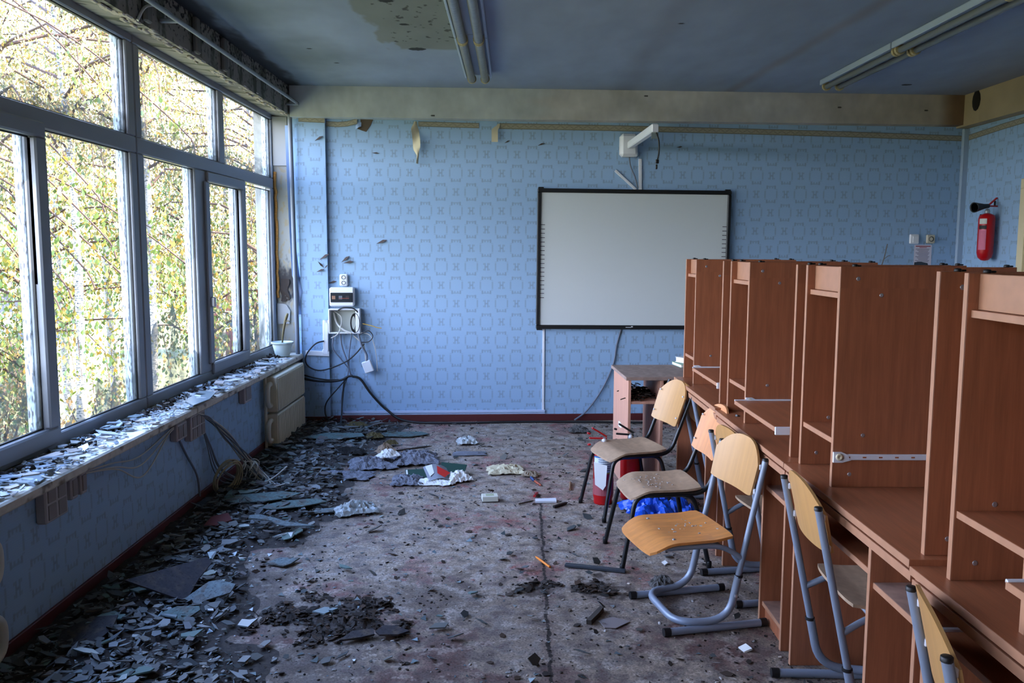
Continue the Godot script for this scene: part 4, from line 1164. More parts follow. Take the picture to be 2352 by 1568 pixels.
# ---------------------------------------------------------------- under the windows
func left_wall_things() -> void:
	radiator("radiator", -7.32, -6.47, "cream two-tier radiator under the far end of the window sill", 1.0)
	radiator("radiator", -2.82, -2.05, "radiator at the lower left edge of the picture, only its white pipe bends in view", -1.0)
	sockets("socket_block", -3.39, 0.528, 0.17, 0.155, 2, "nearest four-way socket block below the sill")
	sockets("socket_block", -3.535, 0.54, 0.055, 0.10, 1, "narrow data socket right beside the nearest socket block")
	sockets("socket_block", -3.615, 0.54, 0.05, 0.10, 1, "second narrow data socket beside the nearest socket block")
	sockets("socket_block", -4.73, 0.528, 0.145, 0.10, 2, "small twin socket left of the six-way block in the middle")
	sockets("socket_block", -4.98, 0.508, 0.23, 0.15, 3, "six-way socket block half hidden behind the hanging cables")
	sockets("socket_block", -5.95, 0.535, 0.16, 0.125, 1, "far socket block near the radiator")
	# cables under the sill
	var st: SurfaceTool
	for q in [[0.0, 0.560, 0.05], [0.010, 0.548, 0.08], [0.018, 0.552, 0.14]]:
		st = S()
		tube(st, curve([Vector3(-1.868, 0.585, -3.55), Vector3(-1.862 + q[0], q[1] - q[2] * 0.2, -3.9), Vector3(-1.862 + q[0], q[1] - q[2], -4.2), Vector3(-1.866, q[1], -4.62), Vector3(-1.87, 0.58, -4.9)], 8), 0.004, 5)
		tag(obj("sill_cable", st, M.cable_white), "thin white wire sagging along the wall just below the sill", "cable", "wires sagging under the sill")
	st = S(); tube(st, [Vector3(-1.872, 0.575, -4.95), Vector3(-1.872, 0.578, -6.4)], 0.006, 5)
	tag(obj("sill_cable", st, M.cable_grey), "grey cable clipped straight under the far half of the sill", "cable")
	st = S(); tube(st, curve([Vector3(-1.878, 0.48, -4.75), Vector3(-1.876, 0.36, -4.85), Vector3(-1.875, 0.20, -5.0), Vector3(-1.872, 0.06, -5.03)], 6), 0.007, 6)
	tag(obj("wall_cable", st, M.cable_grey), "grey cable dropping down the wall from the small twin socket", "cable")
	var r := RandomNumberGenerator.new()
	r.seed = 77
	# ropes of data cable falling from the six-way block to the floor
	for i in 9:
		var j := func(a: float) -> Vector3: return Vector3(r.randf_range(-a, a), r.randf_range(-a, a), r.randf_range(-a, a))
		st = S()
		tube(st, curve([Vector3(-1.86, 0.575, -4.98) + j.call(0.012), Vector3(-1.84, 0.52, -5.12) + j.call(0.015), Vector3(-1.80, 0.36, -5.34) + j.call(0.025), Vector3(-1.72, 0.17, -5.48) + j.call(0.03), Vector3(-1.62, 0.05, -5.50) + j.call(0.02), Vector3(-1.50 - 0.08 * r.randf(), 0.03, -5.38 - 0.1 * r.randf())], 6), 0.0048, 5)
		tag(obj("hanging_cable", st, M.cable_white if i % 3 else M.cable_grey), "one strand of the bundle of data cables slanting from the sill to the floor", "cable", "bundle of data cables")
	for i in 5:
		st = S()
		var w := r.randf_range(-0.03, 0.03)
		tube(st, curve([Vector3(-1.86, 0.50, -5.06), Vector3(-1.855, 0.34, -5.17 + w), Vector3(-1.84, 0.18, -5.25 + w * 2.0), Vector3(-1.80, 0.07, -5.38 + w * 3.0), Vector3(-1.70 + w, 0.03, -5.52)], 6), 0.0035, 5)
		tag(obj("hanging_cable", st, M.cable_grey), "thin grey strand hanging straight down below the six-way socket block", "cable", "thin strands below the socket block")
	# coil leaning against the wall
	st = S()
	for i in 7:
		var ring := []
		for k in 33:
			var t := TAU * k / 32.0
			var rad := 0.098 + 0.0035 * ((i * 3) % 5)
			ring.append(Vector3(0.006 * sin(t * 2.0 + i), rad * sin(t) - 0.004 * (i % 3), rad * cos(t)) + Vector3(-0.022 + 0.0075 * i, 0, 0.003 * ((i * 2) % 5)))
		tube(st, ring, 0.0042, 5, false)
	tag(obj("cable_coil", st, mat(Color(0.66, 0.62, 0.50), 0.6), null, Transform3D(Basis(Vector3.UP, -0.45) * Basis(Vector3.BACK, -0.25), Vector3(-1.77, 0.125, -5.25))), "coil of cream cable leaning on the wall where it meets the floor", "cable coil")
	# tangle next to the coil
	for i in 6:
		st = S()
		var ring := []
		var rad := r.randf_range(0.06, 0.10)
		var c := Vector3(-1.68 + r.randf_range(-0.05, 0.07), 0.10, -5.50 + r.randf_range(-0.1, 0.08))
		var tilt := Basis(Vector3.UP, r.randf_range(-0.9, 0.3)) * Basis(Vector3.RIGHT, r.randf_range(-0.4, 0.4))
		for k in 20:
			var t := TAU * k / 24.0
			ring.append(c + tilt * Vector3(0.01 * sin(3.0 * t), rad * sin(t + 0.3) * 0.95, rad * cos(t + 0.3)))
		tube(st, ring, 0.0038, 5)
		tag(obj("cable_loop", st, M.cable_white), "loose loop of white cable in the tangle beside the coil", "cable", "tangled cable loops on the floor")
	for q in [[Vector3(-1.70, 0.03, -5.25), Vector3(-1.60, 0.045, -5.22), Vector3(-1.52, 0.04, -5.28), Vector3(-1.44, 0.05, -5.35), Vector3(-1.40, 0.06, -5.32)], [Vector3(-1.66, 0.03, -5.42), Vector3(-1.58, 0.05, -5.38), Vector3(-1.53, 0.07, -5.46), Vector3(-1.47, 0.12, -5.52)]]:
		st = S()
		tube(st, curve(q, 6), 0.005, 5)
		tag(obj("floor_cable", st, M.cable_white), "white cable end curling over the glass in front of the coil", "cable", "cable ends in front of the coil")
	# flower pot at the far end of the sill
	var p := thing("flower_pot", "white ribbed plastic flower pot with a dead stem on the sill", "flower pot", Transform3D(Basis.IDENTITY, Vector3(-1.955, 0.635, -7.29)))
	st = S()
	var prof := [Vector2(0, 0), Vector2(0.060, 0)]
	for i in 7:
		prof.append(Vector2(0.062 + i * 0.0035, 0.008 + i * 0.014))
		prof.append(Vector2(0.059 + i * 0.0035, 0.012 + i * 0.014))
	prof.append_array([Vector2(0.085, 0.108), Vector2(0.094, 0.110), Vector2(0.094, 0.124), Vector2(0.088, 0.124), Vector2(0.082, 0.105), Vector2(0.0, 0.100)])
	lathe(st, prof, 26); obj("pot", st, mat(Color(0.80, 0.86, 0.84), 0.5), p)
	st = S(); lathe(st, [Vector2(0.082, 0.106), Vector2(0.04, 0.112), Vector2(0, 0.115)], 16); obj("soil", st, mat(Color(0.12, 0.10, 0.08), 0.95), p)
	st = S(); tube(st, curve([Vector3(0, 0.11, 0), Vector3(0.01, 0.20, 0), Vector3(0.03, 0.30, 0), Vector3(0.055, 0.37, 0.01)], 6), [0.008, 0.008, 0.008, 0.008, 0.009, 0.009, 0.010, 0.010, 0.010, 0.010, 0.011, 0.011, 0.012, 0.012, 0.013, 0.013, 0.012, 0.010, 0.008], 7)
	tube(st, curve([Vector3(0.03, 0.29, 0), Vector3(0.06, 0.31, 0.02), Vector3(0.07, 0.30, 0.03)], 4), 0.005, 5)
	obj("dead_stem", st, mat(Color(0.40, 0.36, 0.24), 0.9), p)

func radiator(called: String, z0: float, z1: float, label: String, side: float) -> void:
	var r := thing(called, label, "radiator", Transform3D.IDENTITY, "radiators under the sill")
	var st: SurfaceTool
	for t in [[0.30, 0.575], [0.03, 0.285]]:
		st = S(); bb(st, Vector3(-1.872, t[0], z0), Vector3(-1.783, t[1], z1), 0.006); obj("casing", st, M.cream, r)
		st = S()
		var n := int((z1 - z0) / 0.03)
		for i in n:
			var z := z0 + (i + 0.5) * (z1 - z0) / n
			bb(st, Vector3(-1.784, t[0] + 0.012, z - 0.008), Vector3(-1.776, t[1] - 0.012, z + 0.008), 0.003)
		var fin := obj("fin", st, M.cream, r)
		fin.set_meta("kind", "stuff")
		st = S()
		var ze := z1 if side > 0 else z0
		var yc: float = (t[0] + t[1]) * 0.5
		var h: float = (t[1] - t[0]) * 0.30
		tube(st, rounded([Vector3(-1.835, yc + h, ze - side * 0.03), Vector3(-1.835, yc + h, ze + side * (0.085 if side > 0 else 0.14)), Vector3(-1.835, yc - h, ze + side * (0.085 if side > 0 else 0.14)), Vector3(-1.835, yc - h, ze - side * 0.03)], 0.075, 6), 0.019, 10)
		obj("pipe_bend", st, mat(Color(0.80, 0.79, 0.74), 0.5), r)
	st = S(); tube(st, [Vector3(-1.862, 0.02, z1 + 0.05 if side > 0 else z0 - 0.05), Vector3(-1.862, 0.58, z1 + 0.05 if side > 0 else z0 - 0.05)], 0.012, 8); obj("riser", st, M.cream, r)

func sockets(called: String, z: float, y: float, w: float, h: float, n: int, label: String) -> void:
	var s := thing(called, label, "socket", Transform3D(Basis.IDENTITY, Vector3(-1.89, y, z)), "sockets under the sill")
	var pl := mat(Color(0.66, 0.63, 0.64), 0.6)
	var st := S(); bx(st, Vector3(0.022, 0, 0), Vector3(0.044, h, w), 0.006); obj("housing", st, pl, s)
	var rows := 2 if h > 0.14 else 1
	for i in n:
		for k in rows:
			var c := Vector3(0.045, (k - (rows - 1) * 0.5) * h * 0.46, ((i + 0.5) / n - 0.5) * w * 0.92)
			st = S(); bx(st, c, Vector3(0.006, h * (0.40 if rows == 2 else 0.7), w / n * 0.7), 0.002); obj("outlet", st, mat(Color(0.50, 0.47, 0.46), 0.6), s)

# ---------------------------------------------------------------- desks
func board(parent: Node3D, called: String, lo: Vector3, hi: Vector3, m: Material, edge := true) -> MeshInstance3D:
	var st := S()
	bb(st, lo, hi, 0.0012)
	return obj(called, st, m, parent)

func band(parent: Node3D, lo: Vector3, hi: Vector3) -> void:
	# edge banding on a front edge, painted paler for the window light it catches
	var st := S()
	bb(st, lo, hi, 0.0006)
	obj("edge_band", st, M.wood_lit_edge, parent)

# upright panel, banding on its window-side edge coloured as if lit
func panel(parent: Node3D, called: String, x0: float, x1: float, y0: float, y1: float, z: float, t := 0.018) -> void:
	var o := board(parent, called, Vector3(x0 + 0.0015, y0, z - t), Vector3(x1, y1, z), M.wood)
	band(o, Vector3(x0, y0, z - t), Vector3(x0 + 0.0015, y1, z))

func shelf(parent: Node3D, called: String, x0: float, x1: float, y: float, z0: float, z1: float, m: Material = null, t := 0.018) -> Node3D:
	var o := board(parent, called, Vector3(x0 + 0.0015, y - t, z0), Vector3(x1, y, z1), m if m else M.wood_flat)
	band(o, Vector3(x0, y - t, z0), Vector3(x0 + 0.0015, y, z1))
	return o

func screw(parent: Node3D, p: Vector3, m: Material = null) -> void:
	var st := S()
	lathe(st, [Vector2(0, -0.001), Vector2(0.0075, -0.001), Vector2(0.006, 0.0012), Vector2(0.002, 0.0005), Vector2(0, 0.0002)], 10, Transform3D(Basis(Vector3.RIGHT, PI / 2), p))
	obj("screw_cap", st, m if m else M.steel, parent)

func desk_unit(zf: float, zn: float, top: float, legs: Array, label: String, tray: Array) -> void:
	# zf far end, zn near end; legs: far end panel, compartment panel, near end panel (near faces)
	var d := thing("computer_desk", label, "desk", Transform3D.IDENTITY, "row of computer desks")
	shelf(d, "top", 1.048, 1.70, top, zf, zn, null, 0.022)
	shelf(d, "apron", 1.055, 1.073, top - 0.034, zf + 0.003, zn - 0.003, M.wood, 0.026)
	for z in legs: panel(d, "leg_panel", 1.062, 1.66, 0.0, top - 0.034, z)
	panel(d, "leg_panel", 1.60, 1.618, 0.2, top - 0.034, legs[1] - 0.02, legs[1] - legs[0] - 0.04)
	shelf(d, "upper_shelf", 1.072, 1.64, 0.585, legs[1], legs[2] - 0.018, M.dusty_shelf)
	shelf(d, "bottom_shelf", 1.072, 1.64, 0.085, legs[1], legs[2] - 0.018, M.dusty_shelf)
	board(d, "kick_board", Vector3(1.085, 0.0, legs[1]), Vector3(1.10, 0.066, legs[2] - 0.018), M.wood)
	board(d, "back_board", Vector3(1.641, 0.06, legs[1]), Vector3(1.655, top - 0.06, legs[2] - 0.018), M.wood)
	if tray.size():
		var t := Node3D.new()
		t.name = "keyboard_tray"
		d.add_child(t, true)
		shelf(t, "tray_board", tray[0], 1.50, tray[1], legs[0] + 0.02, legs[1] - 0.03)
		for z in [legs[0] + 0.007, legs[1] - 0.024]:
			board(t, "slide_rail", Vector3(tray[0] + 0.01, tray[1] - 0.03, z - 0.007), Vector3(1.5, tray[1] + 0.004, z + 0.006), M.white_metal)
	for p in [[1.10, 0.66], [1.35, 0.66]]:
		screw(d, Vector3(p[0], p[1], legs[0] + 0.0005))

func hutch(a: float, b: float, c: float, y0: float, label: String, how: String) -> void:
	# a, b, c: near faces of the three uprights from far to near
	var h := thing("desk_hutch", label, "shelf unit", Transform3D.IDENTITY, "shelf units standing on the desks")
	var x0 := 1.103
	var x1 := 1.69
	for z in [a, b, c]:
		panel(h, "side_panel", x0, x1, y0, 1.50, z)
	# tall narrow bay: top box and lower shelf
	var za := a
	var zb := b - 0.018
	board(h, "front_board", Vector3(x0 + 0.028, 1.412, za), Vector3(x0 + 0.045, 1.498, zb), M.wood_lit_board)
	shelf(h, "box_floor", x0 + 0.012, x1, 1.411, za, zb)
	shelf(h, "lower_shelf", x0 + 0.006, x1 - 0.02, 0.914, za, zb)
	board(h, "back_board", Vector3(x1 - 0.012, y0, za), Vector3(x1, 1.49, zb), M.wood)
	# long rail that joins the wide bay at the back
	board(h, "back_rail", Vector3(x1 - 0.02, 1.18, b), Vector3(x1 - 0.004, 1.30, c - 0.018), M.wood)
	for q in [[x0 + 0.05, a], [x0 + 0.05, b], [x0 + 0.05, c], [x1 - 0.03, a], [x1 - 0.03, b], [x1 - 0.03, c]]:
		var st := S()
		lathe(st, [Vector2(0.008, 0), Vector2(0.010, 0.003), Vector2(0.008, 0.009), Vector2(0, 0.010)], 10, Transform3D(Basis.IDENTITY, Vector3(q[0], 1.499, q[1] - 0.009)))
		bx(st, Vector3(q[0] + 0.012, 1.503, q[1] - 0.009), Vector3(0.018, 0.005, 0.009), 0.002)
		obj("joint_cap", st, M.black, h)
	for z in [a, b, c]:
		screw(h, Vector3(x0 + 0.06, y0 + 0.045, z + 0.0005))
		screw(h, Vector3(x0 + 0.06, 1.46, z + 0.0005))
		screw(h, Vector3(x0 + 0.14, 1.405, z + 0.0005))
		screw(h, Vector3(x0 + 0.10, 0.93, z + 0.0005))
	# printer tray on white drawer slides in the wide bay
	var t := Node3D.new()
	t.name = "sliding_tray"
	h.add_child(t, true)
	var r := b + 0.012
	# cabinet member of the slide on the far upright
	var st := S()
	bb(st, Vector3(x0 + 0.004, 0.846, b + 0.001), Vector3(x1 - 0.05, 0.866, b + 0.010), 0.002)
	plate(st, PackedVector2Array([Vector2(x0, -0.873), Vector2(x0 + 0.030, -0.873), Vector2(x0 + 0.045, -0.866), Vector2(x0 + 0.06, -0.846), Vector2(x0 + 0.03, -0.838), Vector2(x0, -0.838)]), 0.010, Transform3D(Basis(Vector3.RIGHT, PI / 2), Vector3(0, 0, b + 0.001)))
	obj("slide_rail", st, M.white_metal, t)
	st = S(); lathe(st, [Vector2(0, 0), Vector2(0.012, 0.0), Vector2(0.012, 0.006), Vector2(0.005, 0.007), Vector2(0.004, 0.004), Vector2(0, 0.004)], 14, Transform3D(Basis(Vector3.RIGHT, PI / 2), Vector3(x0 + 0.018, 0.858, b + 0.011))); obj("roller", st, mat(Color(0.82, 0.78, 0.66), 0.5), t)
	if how == "rail":
		for i in 6:
			st = S(); bx(st, Vector3(x0 + 0.05 + i * 0.055, 0.856, b + 0.0105), Vector3(0.012, 0.005, 0.001)); obj("slot", st, M.wood, t)
	if how != "rail":
		var tx := 1.048 if how == "out" else 1.092
		var w := shelf(t, "tray_board", tx, x1 - 0.1, 0.862, b + 0.014, c - 0.034)
		st = S()
		bb(st, Vector3(tx, 0.832, c - 0.033), Vector3(x1 - 0.1, 0.864, c - 0.022), 0.002)
		bb(st, Vector3(tx, 0.858, b + 0.012), Vector3(x1 - 0.1, 0.866, b + 0.022), 0.001)
		obj("tray_rail", st, M.white_metal, t)

func desks() -> void:
	M.wood_lit_board = tri_tex(mat(Color.WHITE, 0.4), M.wood_lit_edge.albedo_texture, Vector3(2, 2, 2))  # window light painted into the boards that face the windows
	desk_unit(-5.325, -4.246, 0.758, [-5.24, -4.47, -4.195], "farthest computer desk of the row, its end touching the teacher's desk", [])
	desk_unit(-4.240, -3.165, 0.75, [-4.06, -3.44, -3.160], "second farthest computer desk, behind the bent-tube chair", [])
	desk_unit(-3.158, -2.142, 0.75, [-3.045, -2.40, -2.115], "computer desk third from the far end, a keyboard tray pulled out below", [1.07, 0.615])
	desk_unit(-2.138, -1.05, 0.735, [-2.062, -1.33, -1.06], "nearest computer desk at the lower right corner of the picture", [1.075, 0.60])
	hutch(-5.295, -5.015, -4.374, 0.758, "farthest shelf unit of the row, in front of the whiteboard's corner", "in")
	hutch(-4.217, -3.90, -3.252, 0.75, "second farthest shelf unit, with its white-edged tray slid out", "out")
	hutch(-3.140, -2.828, -2.175, 0.75, "third shelf unit, showing a bare white slide rail on its broad panel", "rail")
	hutch(-2.040, -1.735, -1.08, 0.735, "nearest shelf unit at the right edge of the picture", "out")
	# teacher's desk, turned a little
	var t := thing("teacher_desk", "old dusty wooden desk with open shelves at the far end of the row", "desk", Transform3D(Basis(Vector3.UP, 0.045), Vector3(0.735, 0, -5.64)))
	var st := S(); bb(st, Vector3(0.0, 0.728, -0.292), Vector3(1.22, 0.75, 0.292), 0.002); obj("top", st, M.dusty_top, t)
	st = S(); bb(st, Vector3(0.018, 0.0, -0.275), Vector3(0.036, 0.728, 0.278), 0.001); obj("side_panel", st, M.wood_old, t)
	st = S(); bb(st, Vector3(0.228, 0.0, -0.27), Vector3(0.246, 0.728, 0.276), 0.001); obj("side_panel", st, M.wood_old, t)
	st = S(); bb(st, Vector3(1.18, 0.0, -0.27), Vector3(1.198, 0.728, 0.276), 0.001); obj("side_panel", st, M.wood_old, t)
	st = S(); bb(st, Vector3(0.036, 0.572, -0.27), Vector3(0.228, 0.590, 0.274), 0.001); obj("shelf", st, M.wood_old, t)
	st = S(); bb(st, Vector3(0.246, 0.34, -0.27), Vector3(1.18, 0.71, -0.255), 0.001); obj("modesty_board", st, M.wood_old, t)
	st = S(); plate(st, PackedVector2Array([Vector2(-0.022, -0.05), Vector2(0.012, -0.055), Vector2(0.018, 0.0), Vector2(0.012, 0.05), Vector2(-0.014, 0.055), Vector2(-0.02, 0.0)]), 0.001, Transform3D(Basis(Vector3.BACK, PI / 2), Vector3(0.0175, 0.385, 0.0))); obj("paper_scrap", st, M.paper, t)
	# rubbish heap on its shelf
	st = S()
	var r := RandomNumberGenerator.new()
	r.seed = 31
	for i in 150:
		var p := Vector3(0.775 + r.randf() * 0.17, 0.592, -5.62 + r.randf_range(-0.20, 0.22))
		var hgt := 0.055 * (1.0 - absf(p.x - 0.87) / 0.12) * r.randf()
		var dir := Vector3(r.randf_range(-1, 1), r.randf_range(-0.1, 0.08), r.randf_range(-1, 1)).normalized() * r.randf_range(0.02, 0.06)
		p.y += maxf(hgt, 0.004)
		tube(st, [p, p + dir * 0.5 + Vector3(0, 0.004, 0), p + dir], 0.0035, 4)
	var hp := obj("litter_heap", st, mat(Color(0.16, 0.13, 0.10), 0.95))
	tag(hp, "dark heap of straw-like litter on the teacher's desk shelf", "litter", "", "stuff")
	# books on the desk top
	var bk := thing("book", "thick white book lying on the teacher's desk by the shelf unit", "book", Transform3D(Basis(Vector3.UP, 0.5), Vector3(1.30, 0.776, -5.90)))
	st = S(); bx(st, Vector3(0, 0.018, 0), Vector3(0.205, 0.030, 0.145)); obj("pages", st, M.paper, bk)
	st = S(); bx(st, Vector3(0, 0.0345, 0), Vector3(0.215, 0.003, 0.155)); bx(st, Vector3(0, 0.0015, 0), Vector3(0.215, 0.003, 0.155)); bx(st, Vector3(0.107, 0.018, 0), Vector3(0.003, 0.036, 0.155)); obj("cover", st, M.white, bk)
	var bk2 := thing("book", "thin greenish booklet under the white book on the teacher's desk", "book", Transform3D(Basis(Vector3.UP, 0.15), Vector3(1.31, 0.752, -5.90)))
	st = S(); bx(st, Vector3(0, 0.010, 0), Vector3(0.275, 0.016, 0.185)); obj("pages", st, M.paper, bk2)
	st = S(); bx(st, Vector3(0, 0.001, 0), Vector3(0.285, 0.002, 0.195)); bx(st, Vector3(0, 0.019, 0), Vector3(0.285, 0.002, 0.195)); obj("cover", st, mat(Color(0.55, 0.68, 0.58), 0.7), bk2)

# ---------------------------------------------------------------- chairs (local +x is forward)
func back_sheet(st: SurfaceTool, w: float, y0: float, y1: float, x_at: Callable) -> void:
	# moulded plywood back: arched top, gently hollow
	var n := 14
	var m := 8
	var f := func(u: float, v: float, d: float) -> Vector3:
		var z := (u - 0.5) * w
		var e := absf(u - 0.5) * 2.0
		var top := y1 - 0.085 * pow(e, 2.6)
		var bot := y0 + 0.012 * pow(e, 6.0)
		var y := lerpf(bot, top, v)
		return Vector3(x_at.call(y) - 0.022 * (1.0 - e * e) + d, y, z * (1.0 - 0.03 * (1.0 - v)))
	for side in 2:
		st.set_smooth_group(5 + side)
		var d := 0.0 if side == 0 else -0.010
		for i in n:
			for j in m:
				var a: Vector3 = f.call(i / float(n), j / float(m), d)
				var b: Vector3 = f.call((i + 1) / float(n), j / float(m), d)
				var c: Vector3 = f.call((i + 1) / float(n), (j + 1) / float(m), d)
				var e: Vector3 = f.call(i / float(n), (j + 1) / float(m), d)
				if side == 0: quad(st, b, a, e, c)
				else: quad(st, a, b, c, e)
	st.set_smooth_group(-1)
	var rim := []
	for i in n + 1: rim.append(Vector2(i / float(n), 0))
	for j in range(1, m + 1): rim.append(Vector2(1, j / float(m)))
	for i in range(n - 1, -1, -1): rim.append(Vector2(i / float(n), 1))
	for j in range(m - 1, 0, -1): rim.append(Vector2(0, j / float(m)))
	for i in rim.size():
		var p: Vector2 = rim[i]
		var q: Vector2 = rim[(i + 1) % rim.size()]
		quad(st, f.call(p.x, p.y, 0.0), f.call(q.x, q.y, 0.0), f.call(q.x, q.y, -0.010), f.call(p.x, p.y, -0.010))

func seat_sheet(st: SurfaceTool, x0: float, x1: float, w: float, y: float) -> void:
	# moulded plywood seat with rounded corners and a waterfall front
	var n := 16
	var m := 12
	var f := func(u: float, v: float, d: float) -> Vector3:
		var x := lerpf(x0, x1, u)
		var e := absf(v - 0.5) * 2.0
		var hw := w * 0.5 * (1.0 - 0.16 * pow(absf(u - 0.45) / 0.55, 7.0)) * (0.95 + 0.05 * u)
		var roll := 0.050 * pow(smoothstep(0.66, 1.08, u), 1.5)
		var dip := 0.010 * sin(clampf(u, 0.0, 0.8) / 0.8 * PI) * (1.0 - e * e)
		return Vector3(x - 0.012 * pow(e, 4.0) * (1.0 if u > 0.5 else -1.0) * absf(u - 0.5) * 2.0, y - roll - dip + 0.008 * smoothstep(0.25, 0.0, u) + d, (v - 0.5) * 2.0 * hw)
	for side in 2:
		st.set_smooth_group(5 + side)
		var d := 0.0 if side == 0 else -0.011
		for i in n:
			for j in m:
				var a: Vector3 = f.call(i / float(n), j / float(m), d)
				var b: Vector3 = f.call((i + 1) / float(n), j / float(m), d)
				var c: Vector3 = f.call((i + 1) / float(n), (j + 1) / float(m), d)
				var e: Vector3 = f.call(i / float(n), (j + 1) / float(m), d)
				if side == 0: quad(st, b, a, e, c)
				else: quad(st, a, b, c, e)
	st.set_smooth_group(-1)
	var rim := []
	for i in n + 1: rim.append(Vector2(i / float(n), 0))
	for j in range(1, m + 1): rim.append(Vector2(1, j / float(m)))
	for i in range(n - 1, -1, -1): rim.append(Vector2(i / float(n), 1))
	for j in range(m - 1, 0, -1): rim.append(Vector2(0, j / float(m)))
	for i in rim.size():
		var p: Vector2 = rim[i]
		var q: Vector2 = rim[(i + 1) % rim.size()]
		quad(st, f.call(p.x, p.y, 0.0), f.call(q.x, q.y, 0.0), f.call(q.x, q.y, -0.011), f.call(p.x, p.y, -0.011))

func facing(x: float, z: float, fx: float, fz: float) -> Transform3D:
	return Transform3D(Basis(Vector3.UP, atan2(-fz, fx)), Vector3(x, 0, z))

func grey_chair(label: String, xf: Transform3D, seat_m: Material, lift := 0.0) -> Node3D:
	var c := thing("school_chair", label, "chair", xf, "grey tubular school chairs")
	var post_x := func(y: float) -> float: return -0.045 - 0.155 * (y / 0.71)
	var st := S(); seat_sheet(st, -0.085 - lift * 0.2, 0.295 - lift * 0.2, 0.385, 0.385 + lift); obj("seat", st, seat_m, c)
	st = S(); back_sheet(st, 0.37, 0.548 + lift, 0.768 + lift, func(y: float) -> float: return post_x.call(y) + 0.026); obj("backrest", st, M.ply, c)
	for s in [-1, 1]:
		var z: float = s * 0.19
		st = S()
		tube(st, [Vector3(post_x.call(0.17), 0.17, z), Vector3(post_x.call(0.705 + lift), 0.705 + lift, z)], 0.0125, 12)
		var u := obj("upright", st, M.grey_tube, c)
		st = S()
		lathe(st, [Vector2(0.0132, 0.0), Vector2(0.0132, 0.010), Vector2(0.011, 0.012), Vector2(0, 0.012)], 12, Transform3D(Basis.IDENTITY, Vector3(post_x.call(0.705 + lift), 0.700 + lift, z)))
		obj("end_plug", st, M.black, u)
		for y in [0.575 + lift, 0.675 + lift]:
			st = S(); bx(st, Vector3(post_x.call(y) + 0.012, y, z * 0.96), Vector3(0.012, 0.022, 0.014), 0.003); obj("rivet_bracket", st, M.white_metal, u)
		st = S(); tube(st, [Vector3(post_x.call(0.235), 0.222, z), Vector3(post_x.call(0.235), 0.232, z)], 0.0168, 12); obj("collar", st, M.black, u)
		st = S(); bx(st, Vector3(post_x.call(0.15), 0.15, z + s * 0.017), Vector3(0.012, 0.012, 0.008), 0.002); obj("clamp_bolt", st, M.steel, u)
		# foot bar with black plugs
		st = S(); tube(st, [Vector3(-0.205, 0.0165, z), Vector3(0.205, 0.0165, z)], 0.0155, 12); var fb := obj("foot_bar", st, M.grey_tube, c)
		for e in [-1, 1]:
			st = S(); tube(st, [Vector3(e * 0.200, 0.0175, z), Vector3(e * 0.228, 0.0175, z)], 0.0172, 12); obj("foot_plug", st, M.black, fb)
		# seat rail
		st = S(); tube(st, rounded([Vector3(post_x.call(0.30 + lift), 0.30 + lift, z), Vector3(-0.02, 0.358 + lift, z * 0.93), Vector3(0.22, 0.360 + lift, z * 0.90)], 0.06, 4), 0.011, 10); obj("seat_rail", st, M.grey_tube, c)
	# the lower uprights run into one bent U on the floor
	var pts := [Vector3(post_x.call(0.228), 0.228, 0.19), Vector3(post_x.call(0.05), 0.042, 0.19), Vector3(0.16, 0.040, 0.17), Vector3(0.165, 0.040, -0.17), Vector3(post_x.call(0.05), 0.042, -0.19), Vector3(post_x.call(0.228), 0.228, -0.19)]
	st = S(); tube(st, rounded(pts, 0.10, 7), 0.0155, 12); obj("floor_loop", st, M.grey_tube, c)
	st = S(); tube(st, [Vector3(0.19, 0.352 + lift, -0.165), Vector3(0.19, 0.352 + lift, 0.165)], 0.009, 8); tube(st, [Vector3(-0.02, 0.350 + lift, -0.175), Vector3(-0.02, 0.350 + lift, 0.175)], 0.009, 8); obj("cross_bar", st, M.grey_tube, c)
	for q in [[-0.05, -0.14], [-0.05, 0.14], [0.17, -0.14], [0.17, 0.14]]:
		st = S(); lathe(st, [Vector2(0.008, 0), Vector2(0.006, 0.003), Vector2(0, 0.0035)], 8, Transform3D(Basis.IDENTITY, Vector3(q[0], 0.383 + lift, q[1]))); obj("seat_screw", st, M.steel, c)
	return c

